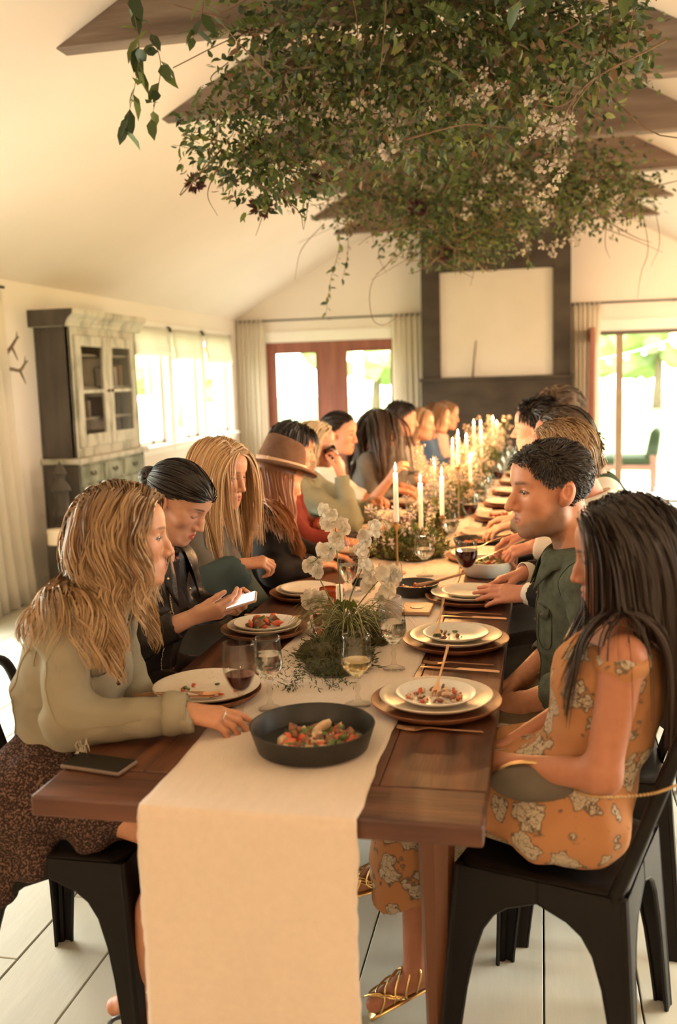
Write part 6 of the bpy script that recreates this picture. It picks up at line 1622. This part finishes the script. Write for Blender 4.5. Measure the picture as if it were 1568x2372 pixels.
def greenery(label, base, vols, vines, twigs, darks, pales, ferns, seed, big=275):
    g = np.random.default_rng(seed); base = np.array(base, float)
    t = thing('hanging_greenery', label, 'greenery', tuple(base), group='greenery hung from the beams')
    P = []; D = []; S = []
    for c, r, n, smin, smax in vols:
        c = np.array(c); r = np.array(r); d = g.normal(size=(n, 3)); d /= np.linalg.norm(d, axis=1)[:, None]
        rad = g.random(n)**.42; p = c+d*r*rad[:, None]*(1+.18*np.sin(d@np.array((7, 5, 9.)))[:, None])
        P.append(p); D.append(d*np.array((.8, .8, .4))+g.normal(size=(n, 3))*.55+np.array((0, 0, -.45))); S.append(g.uniform(smin, smax, n))
    P = np.concatenate(P); D = np.concatenate(D); S = np.concatenate(S); C = pick_cols(len(P), g)
    # leaves seen best: large, low and toward the table end
    score = S*(1+.5*g.random(len(S)))-.03*(P[:, 1]-P[:, 1].min())-.05*(P[:, 2]-P[:, 2].min())
    nv = sum(len(v[1]) for v in vines) if False else 0
    vl = []; st = MB()
    for pts, ls, nl in vines:
        path = vine(st, np.array(pts)-base)
        for k in range(nl):
            u = (k+.6)/nl*(len(path)-1); i = int(u); p = path[i]; d = g.normal(size=3)*.6+np.array((0, 0, -.7)); vl.append((p, d, ls*g.uniform(.7, 1.2)))
    for p, d, s_ in vl[:big]: leaf_obj(t, p, d, s_, int(g.choice(4)), g)
    rest = big-min(big, len(vl)); idx = np.argsort(-score); top = idx[:rest]; low = idx[rest:]
    for i in top: leaf_obj(t, P[i]-base, D[i], S[i]*1.1, int(g.choice(6, p=(.25, .28, .22, .13, .05, .07))), g)
    V, F, CC = leaf_cloud(P[low]-base, D[low], S[low], C[low], 1.1, g)
    o = obj_from('foliage', V, F, 'leaf', t, cols=CC); o['kind'] = 'stuff'
    for tw in twigs: vine(st, np.array(tw)-base, .0026)
    # inner branch frame
    for k in range(70):
        c, r, n, _, _ = vols[int(g.choice(len(vols)))]; a = np.array(c)+g.normal(size=3)*np.array(r)*.4; e = a+g.normal(size=3)*np.array(r)*.6+np.array((0, 0, -.06)); m_ = (a+e)/2+g.normal(size=3)*.06
        st.tube(bez(np.array((a, m_, e))-base, 9), [.005, .003, .0012], 5)
    o = st.build('branch', 'twig', t, smooth=True); o['kind'] = 'stuff'
    for c, r in darks:
        c = np.array(c); q = min(vols, key=lambda v: np.linalg.norm(np.array(v[0])-c))[0]; m_ = (c+np.array(q))/2+np.array((0, 0, .03))
        MB().tube(bez([np.array(q)-base, m_-base, c-base], 9), .003, 5).build('flower_stalk', 'stem', t)
        for k in range(7): leaf_obj(t, (c-base)+(np.array(q)-c)*g.uniform(.1, .5)+g.normal(size=3)*.02, g.normal(size=3)+np.array((0, 0, -.3)), g.uniform(.04, .06), int(g.choice(4)), g)
        bloom(t, np.array(c)-base, r, (.075, .018, .022), g, 'dark_bloom', 90, .8, 1.0)
    for c, r, n in pales:
        for k in range(n): bloom(t, np.array(c)-base+g.normal(size=3)*np.array(r), g.uniform(.024, .042), (.52, .43, .38) if k % 3 else (.56, .48, .37), g, 'pale_blossom', 14, 1., 1.7)
    for p0, d, L in ferns: frond(t, np.array(p0)-base, d, L, g, (.085, .115, .022))
    for k in range(8):          # cords up to the beams
        pass
    for cx in (-.3, .4): MB().tube([(cx, .22, .1), (cx, .22, .5)], .004, 5).build('hanging_cord', 'twig', t)
    return t
greenery('leafy vine installation of fern and smilax hung over the near plates', (-.5, 4.35, 2.75),
    [((-.55, 4.40, 3.16), (.86, .50, .40), 4200, .03, .065), ((-1.02, 4.22, 2.80), (.36, .32, .34), 1300, .028, .06), ((-.15, 4.60, 2.98), (.62, .45, .36), 2300, .03, .06), ((.22, 4.30, 2.95), (.26, .36, .26), 620, .03, .06),
     ((-1.13, 4.15, 2.50), (.24, .20, .17), 620, .025, .05), ((-1.34, 4.18, 2.66), (.22, .22, .20), 480, .026, .05), ((-.60, 4.35, 2.70), (.45, .35, .22), 900, .028, .055)],
    [([(-1.72, 4.0, 3.35), (-1.68, 4.0, 3.2), (-1.66, 4.0, 3.0), (-1.70, 4.0, 2.82), (-1.76, 4.0, 2.66)], .105, 24), ([(-1.62, 4.0, 3.1), (-1.56, 3.98, 2.95), (-1.58, 3.98, 2.82), (-1.62, 3.98, 2.70)], .095, 13), ([(-1.35, 4.05, 3.3), (-1.38, 4.0, 3.1), (-1.42, 4.0, 3.02)], .10, 12),
     ([(-.98, 4.15, 2.5), (-.97, 4.12, 2.38), (-1.0, 4.12, 2.24)], .06, 9), ([(-1.35, 4.1, 2.7), (-1.40, 4.1, 2.6), (-1.55, 4.05, 2.62)], .055, 6), ([(.28, 3.7, 3.1), (.30, 3.7, 2.95), (.36, 3.7, 2.98)], .10, 8), ([(.10, 3.75, 3.05), (.0, 3.75, 2.98), (-.1, 3.75, 2.93)], .09, 8)],
    [[(-1.35, 4.1, 2.55), (-1.42, 4.1, 2.42), (-1.38, 4.1, 2.32)], [(-.6, 4.0, 3.1), (-.62, 4.0, 2.9), (-.64, 4.0, 2.78)], [(-.75, 4.0, 3.2), (-.72, 4.0, 3.0), (-.74, 4.02, 2.86)], [(.33, 3.8, 3.2), (.33, 3.8, 2.9), (.30, 3.8, 2.72)], [(-1.55, 4.1, 2.95), (-1.25, 4.1, 3.05), (-1.0, 4.15, 3.1)], [(-1.3, 4.1, 2.95), (-1.38, 4.1, 2.88), (-1.22, 4.15, 2.8)]],
    [((-1.53, 4.25, 2.50), .052), ((-1.22, 4.25, 2.375), .062), ((-.98, 4.3, 2.48), .04)],
    [((-.90, 4.1, 2.78), (.08, .05, .06), 10), ((-.62, 4.1, 2.66), (.10, .06, .05), 12), ((-.18, 4.2, 2.82), (.14, .06, .08), 14), ((-1.1, 4.1, 2.66), (.08, .05, .05), 8), ((.02, 4.2, 2.55), (.06, .05, .10), 16)],
    [((-1.28, 4.1, 2.92), (-.4, -.2, -.45), .30), ((-1.40, 4.05, 2.86), (-.2, -.2, -.6), .24), ((-1.05, 4.0, 3.05), (-.7, -.1, .1), .28), ((-.9, 4.0, 3.15), (-.6, -.2, .25), .30), ((-.30, 4.0, 2.95), (-.3, -.3, .3), .24), ((-.45, 4.0, 2.85), (.5, -.2, -.2), .22), ((.1, 3.9, 3.1), (.3, -.2, .3), .25)], 5)
greenery('denser green and lilac installation hung over the middle of the tables', (-.35, 6.9, 2.8),
    [((-.35, 6.95, 2.92), (.98, .75, .36), 5200, .03, .06), ((-.55, 6.60, 2.58), (.55, .5, .24), 1700, .028, .05), ((.38, 6.9, 2.78), (.42, .5, .26), 1300, .028, .05), ((-1.18, 6.5, 2.78), (.30, .4, .20), 560, .028, .05), ((-.45, 6.4, 2.42), (.26, .3, .14), 500, .025, .045)],
    [([(-1.22, 5.9, 2.62), (-1.20, 5.85, 2.4), (-1.26, 5.85, 2.2), (-1.30, 5.85, 1.98)], .05, 26), ([(-1.15, 5.9, 2.55), (-1.16, 5.9, 2.35), (-1.2, 5.9, 2.2)], .045, 12), ([(-.1, 6.2, 2.5), (-.08, 6.2, 2.34), (-.05, 6.2, 2.24)], .04, 10), ([(.55, 6.4, 2.7), (.6, 6.4, 2.6), (.62, 6.4, 2.5)], .04, 8)],
    [[(-1.30, 5.9, 2.55), (-1.45, 5.9, 2.4), (-1.50, 5.9, 2.22)], [(-.85, 6.1, 2.45), (-.95, 6.1, 2.3), (-1.02, 6.1, 2.25)], [(-.75, 5.9, 2.4), (-1.0, 5.9, 2.2), (-1.02, 5.9, 1.98), (-.95, 5.9, 1.92), (-.85, 5.9, 1.97)], [(.62, 6.4, 2.6), (.66, 6.4, 2.35), (.62, 6.4, 2.2), (.6, 6.4, 2.05)], [(.42, 6.4, 2.6), (.40, 6.4, 2.4), (.43, 6.4, 2.3)], [(.7, 6.5, 2.65), (.74, 6.5, 2.4), (.69, 6.5, 2.25)]],
    [((-.60, 6.3, 2.38), .06), ((-.78, 6.35, 2.68), .07)],
    [((-.25, 6.2, 2.72), (.12, .06, .06), 16), ((.05, 6.2, 2.42), (.10, .05, .06), 14), ((.1, 6.3, 2.95), (.06, .05, .16), 22), ((-.85, 6.2, 3.02), (.10, .05, .05), 12), ((.40, 6.4, 2.62), (.16, .06, .05), 12)],
    [((-.45, 6.1, 2.98), (-.1, -.3, -.6), .34), ((-.2, 6.2, 2.7), (.5, -.3, -.1), .26)], 6)

# ---------------------------------------------------------------- table plants
def moss(parent, c, r, seed, n=900, name='moss_tuft'):
    """clumped cushion with short blades"""
    g = np.random.default_rng(seed); m = MB()
    for k in range(14):
        a = g.uniform(0, 2*PI); q = math.sqrt(g.random())*.7; blob(m, (c[0]+q*r[0]*math.cos(a), c[1]+q*r[1]*math.sin(a), c[2]+r[2]*.18), (r[0]*.42, r[1]*.36, r[2]*g.uniform(.5, .85)), seed*40+k, 12, 8, .14)
    m.v = [(x, y, max(z, c[2]+.001)) for x, y, z in m.v]
    C = np.tile((.07, .06, .026), (len(m.v), 1))*g.uniform(.6, 1.4, (len(m.v), 1))
    o = obj_from('moss_cushion', [tuple(v) for v in m.v], [tuple(f) for f in m.f], 'moss', parent, smooth=True, cols=C)
    V = np.array(m.v); i = g.choice(len(V), n); P = V[i]+g.normal(size=(n, 3))*np.array((.014, .014, .006)); P[:, 2] = np.maximum(P[:, 2], c[2]+.002); D = P-np.array(c)+g.normal(size=(n, 3))*.03; D[:, 2] = np.abs(D[:, 2])+.01
    v, f, cc = leaf_cloud(P, D, g.uniform(.010, .026, n), np.array((.085, .085, .028))*g.uniform(.5, 1.6, (n, 1)), .5, g)
    o2 = obj_from(name, v, f, 'leaf', parent, cols=cc); o2['kind'] = 'stuff'
def blades(parent, c, n, L, seed, name='grass_blade', lo=.3):
    """arching blades, each its own part"""
    g = np.random.default_rng(seed)
    for k in range(n):
        a = g.uniform(0, 2*PI); l = L*g.uniform(.6, 1.1); d = np.array((math.cos(a), math.sin(a)*.8, 0)); h = l*g.uniform(lo, .75)
        P = bez([np.array(c), np.array(c)+d*l*.3+(0, 0, h*.8), np.array(c)+d*l*.75+(0, 0, h*.75), np.array(c)+d*l*1.05+(0, 0, max(.01-c[2], h*.25))], 9)
        MB().tube(P, [.0014, .0016, .0005], 3, flat=.5).build(name, 'grass' if k % 3 else 'grass_pale', parent)
mat('grass', (.10, .115, .028), .6, col2=(.15, .155, .045), scale=30); mat('grass_pale', (.22, .21, .085), .6, col2=(.28, .26, .12), scale=30)
def floret(parent, c, d, size, col, g, name='blossom'):
    """ruffled sweet pea: a broad upright banner, two wings and a small keel"""
    d = unit(d); s = unit(np.cross(d, (0, 0, 1.))+1e-6); u = np.cross(s, d); V = []; F = []; nr, na = 5, 7; rl = g.uniform(-.5, .5)
    for ph, ln, wd, cup, b in ((PI/2-.45, 1., .62, .10, 0), (PI/2+.45, 1., .62, .10, 0), (.25, .78, .50, .55, .12), (PI-.25, .78, .50, .55, .12), (-PI/2, .5, .34, .75, .2)):
        ph += rl+g.uniform(-.12, .12); e = s*math.cos(ph)+u*math.sin(ph); f = -s*math.sin(ph)+u*math.cos(ph); k0 = len(V)
        for i in range(nr):
            t = i/(nr-1); w_ = wd*size*math.sin(PI*min(.86, .12+t*.74))**.8
            for j in range(na):
                q = j/(na-1)*2-1; ruf = size*.09*t*t*math.sin(q*7+ph*5+c[2]*90)
                V.append(np.asarray(c)+e*(ln*size*t*(1-.18*q*q*t))+f*(w_*q)+d*(size*(cup*t*(1-.6*t)+b-.22*t*t*(ph > .8))+ruf+size*.12*q*q))
        F += [(k0+i*na+j, k0+i*na+j+1, k0+(i+1)*na+j+1, k0+(i+1)*na+j) for i in range(nr-1) for j in range(na-1)]
    return obj_from(name, V, F, 'petal', parent, smooth=True, cols=np.tile(np.array(col), (len(V), 1)))
g = np.random.default_rng(31); WH = (.80, .72, .58)
# near centrepiece
B0 = np.array((-.60, 2.80, TZ+.0045))
t = thing('moss_centrepiece', 'mossy centrepiece of grasses and herb sprigs beside the black bowl', 'centrepiece', tuple(B0), group='table flowers')
moss(t, (0, -.13, 0), (.125, .20, .060), 3, 3200)
moss(t, (.03, .15, 0), (.10, .17, .05), 4, 2000)
blades(t, np.array((.02, .0, .05)), 150, .19, 8)
P = []; D = []; S = []
for k in range(60):      # feathery herb sprigs drooping over the edge
    a = g.uniform(-2.5, -.6); r = g.uniform(.05, .15); c = np.array((-.05+r*math.cos(a), -.30+.12*math.sin(a)+.10, g.uniform(.01, .07)))
    d = np.array((math.cos(a), math.sin(a), -.25))
    for q in range(11): P.append(c+d*.008*q); D.append(d+g.normal(size=3)*.8); S.append(g.uniform(.008, .018))
P = np.array(P); P[:, 2] = np.maximum(P[:, 2], .004); v, f, cc = leaf_cloud(P, np.array(D), np.array(S), np.array((.045, .065, .018))*g.uniform(.6, 1.5, (len(P), 1)), .45, g)
o = obj_from('herb_sprig', v, f, 'leaf', t, cols=cc); o['kind'] = 'stuff'
for k in range(14):
    c = np.array((g.uniform(-.10, .10), g.uniform(-.05, .20), g.uniform(.05, .11))); bloom(t, c, .014, (.34, .29, .20), g, 'small_flower', 16)
# sweet peas in a glass
V0 = np.array((-.612, 2.86, TZ+.0045))
t = thing('sweet_pea_vase', 'stems of white sweet peas standing in a slim glass vase', 'flowers', tuple(V0), group='table flowers')
MB().lathe([(0, 0), (.026, 0), (.028, .05), (.02, .085), (.017, .10), (.0155, .10), (.018, .085), (.026, .05), (.024, .004), (0, .004)], 20).build('glass_vase', 'pane', t, smooth=True)
STEMS = [([(-.623, 1.19), (-.635, 1.155), (-.606, 1.150)], .0), ([(-.700, 1.03), (-.722, 1.018), (-.692, .998), (-.655, 1.06), (-.606, 1.095), (-.628, 1.085)], .0), ([(-.490, 1.115), (-.524, 1.105), (-.549, 1.065)], .0), ([(-.475, .995), (-.512, 1.015), (-.514, .965), (-.450, .988)], .0), ([(-.488, .918), (-.467, .940)], 0), ([(-.685, .918), (-.702, .908)], 0)]
for fl, _ in STEMS:
    tip = np.array((fl[0][0], 2.85, fl[0][1]))-V0
    path = bez([(0, 0, .03), (tip[0]*.25, -.01, tip[2]*.45), (tip[0]*.7, -.02, tip[2]*.8), tip], 16); MB().tube(path, [.0026, .0022, .0016], 6).build('stem', 'stem', t, smooth=True)
    for k, (x, z) in enumerate(fl):
        c = np.array((x, 2.85+g.uniform(-.02, .02), z))-V0; j = np.argmin(((path-c)**2).sum(1))
        MB().tube([path[j], (path[j]+c)/2+(0, 0, .006), c], .0011, 5).build('flower_stalk', 'stem', t)
        for q in range(2): floret(t, c+g.normal(size=3)*.012, (g.uniform(-.9, .9), -1, g.uniform(-.35, .35)), g.uniform(.026, .034), np.array(WH)*g.uniform(.9, 1.05), g, 'sweet_pea')
for k in range(5): leaf_obj(t, (g.uniform(-.03, .05), -.02, .11), (g.uniform(-.6, .8), -.3, .9), .055, 3, g)
o = MB().tube([(0, 0, 0), (.002, 0, .16)], .0115, 12).build('candle_stub', 'wax', loc=(-.655, 3.02, TZ+.0045), smooth=True, sharp=50); tag(o, 'unlit cream taper standing behind the sweet pea stems', 'candle')
# second moss bank with ferns and lilac flowers
def arrangement(label, c, n_leaf, n_bloom, h, w, cols, seed, fern=2, mossy=True, spikes=(), dens=1.):
    g = np.random.default_rng(seed); c = np.array(c, float); t = thing('flower_arrangement', label, 'flowers', tuple(c), group='table flowers')
    if mossy: moss(t, (0, 0, 0), (w[0]*.8, w[1]*.8, h*.30), seed, 1400)
    d = g.normal(size=(n_leaf, 3)); d /= np.linalg.norm(d, axis=1)[:, None]; P = d*np.array((w[0], w[1], h*.5))*(g.random(n_leaf)**.5)[:, None]; P[:, 2] = np.abs(P[:, 2])+.015
    V, F, C = leaf_cloud(P, d+np.array((0, 0, .5))+g.normal(size=(n_leaf, 3))*.4, g.uniform(.012, .032, n_leaf), pick_cols(n_leaf, g, (.2, .3, .25, .15, .06, .02, .02)), .8, g)
    o = obj_from('foliage', V, F, 'leaf', t, cols=C); o['kind'] = 'stuff'
    st = MB()
    for k in range(n_bloom):
        a = g.uniform(0, 2*PI); r = math.sqrt(g.random()); p = np.array((w[0]*r*math.cos(a)*1.1, w[1]*r*math.sin(a)*1.1, h*g.uniform(.35, 1.0)))
        st.tube(bez([(p[0]*.2, p[1]*.2, .02), (p[0]*.6, p[1]*.6, p[2]*.6), p], 6), .0013, 4)
        bloom(t, p, g.uniform(.018, .032), np.array(cols[k % len(cols)]), g, 'blossom', 14, 1., 1.7)
    for sp in spikes:
        x, y, z0, z1 = sp; st.tube([(x, y, 0), (x, y, z1)], .0022, 5)
        for k in range(int((z1-z0)/.012)):
            z = z0+k*.012; bloom(t, (x+.02*math.cos(k*2.4), y+.02*math.sin(k*2.4), z), .017, np.array((.62, .50, .38)), g, 'spike_blossom', 9, 1., 1.7)
    st.build('stem', 'stem', t)
    for k in range(fern): frond(t, (g.uniform(-.5, .5)*w[0], g.uniform(-.5, .5)*w[1], .05), (g.uniform(-1, 1), -.6, .8), .17, g, (.11, .13, .03))
    return t
LIL = ((.50, .43, .46), (.62, .54, .46)); PAL = ((.72, .58, .44), (.68, .52, .42), (.74, .63, .47))
arrangement('bank of moss, fern and lilac blossoms around the first candles', (-.605, 4.40, TZ+.0045), 2200, 34, .24, (.19, .26), LIL, 41, 5, spikes=((.01, .38, .33, .52), (.07, .42, .30, .44)))
arrangement('pale lilac arrangement past the first bank of moss', (ax(5.05)-.01, 5.05, TZ+.0045), 1300, 44, .30, (.14, .22), LIL, 42, 3)
arrangement('cream blossom arrangement between the tall lone taper and the roses', (ax(5.75), 5.75, TZ+.0045), 1000, 50, .32, (.14, .22), PAL, 43, 1)
arrangement('pinkish blossom arrangement half way along the second table', (ax(6.4), 6.40, TZ+.0045), 900, 56, .36, (.14, .24), PAL, 44, 1)
arrangement('loose cream blossom arrangement beyond the half-way point', (ax(7.05), 7.05, TZ+.0045), 800, 60, .40, (.14, .24), PAL, 45, 1)
arrangement('tall cream blossom arrangement near the fireplace end', (ax(7.75), 7.75, TZ+.0045), 800, 64, .44, (.15, .26), PAL, 46, 1)
arrangement('last cream blossom arrangement at the fireplace end', (ax(8.5), 8.50, TZ+.0045), 700, 60, .46, (.15, .26), PAL, 47, 1)
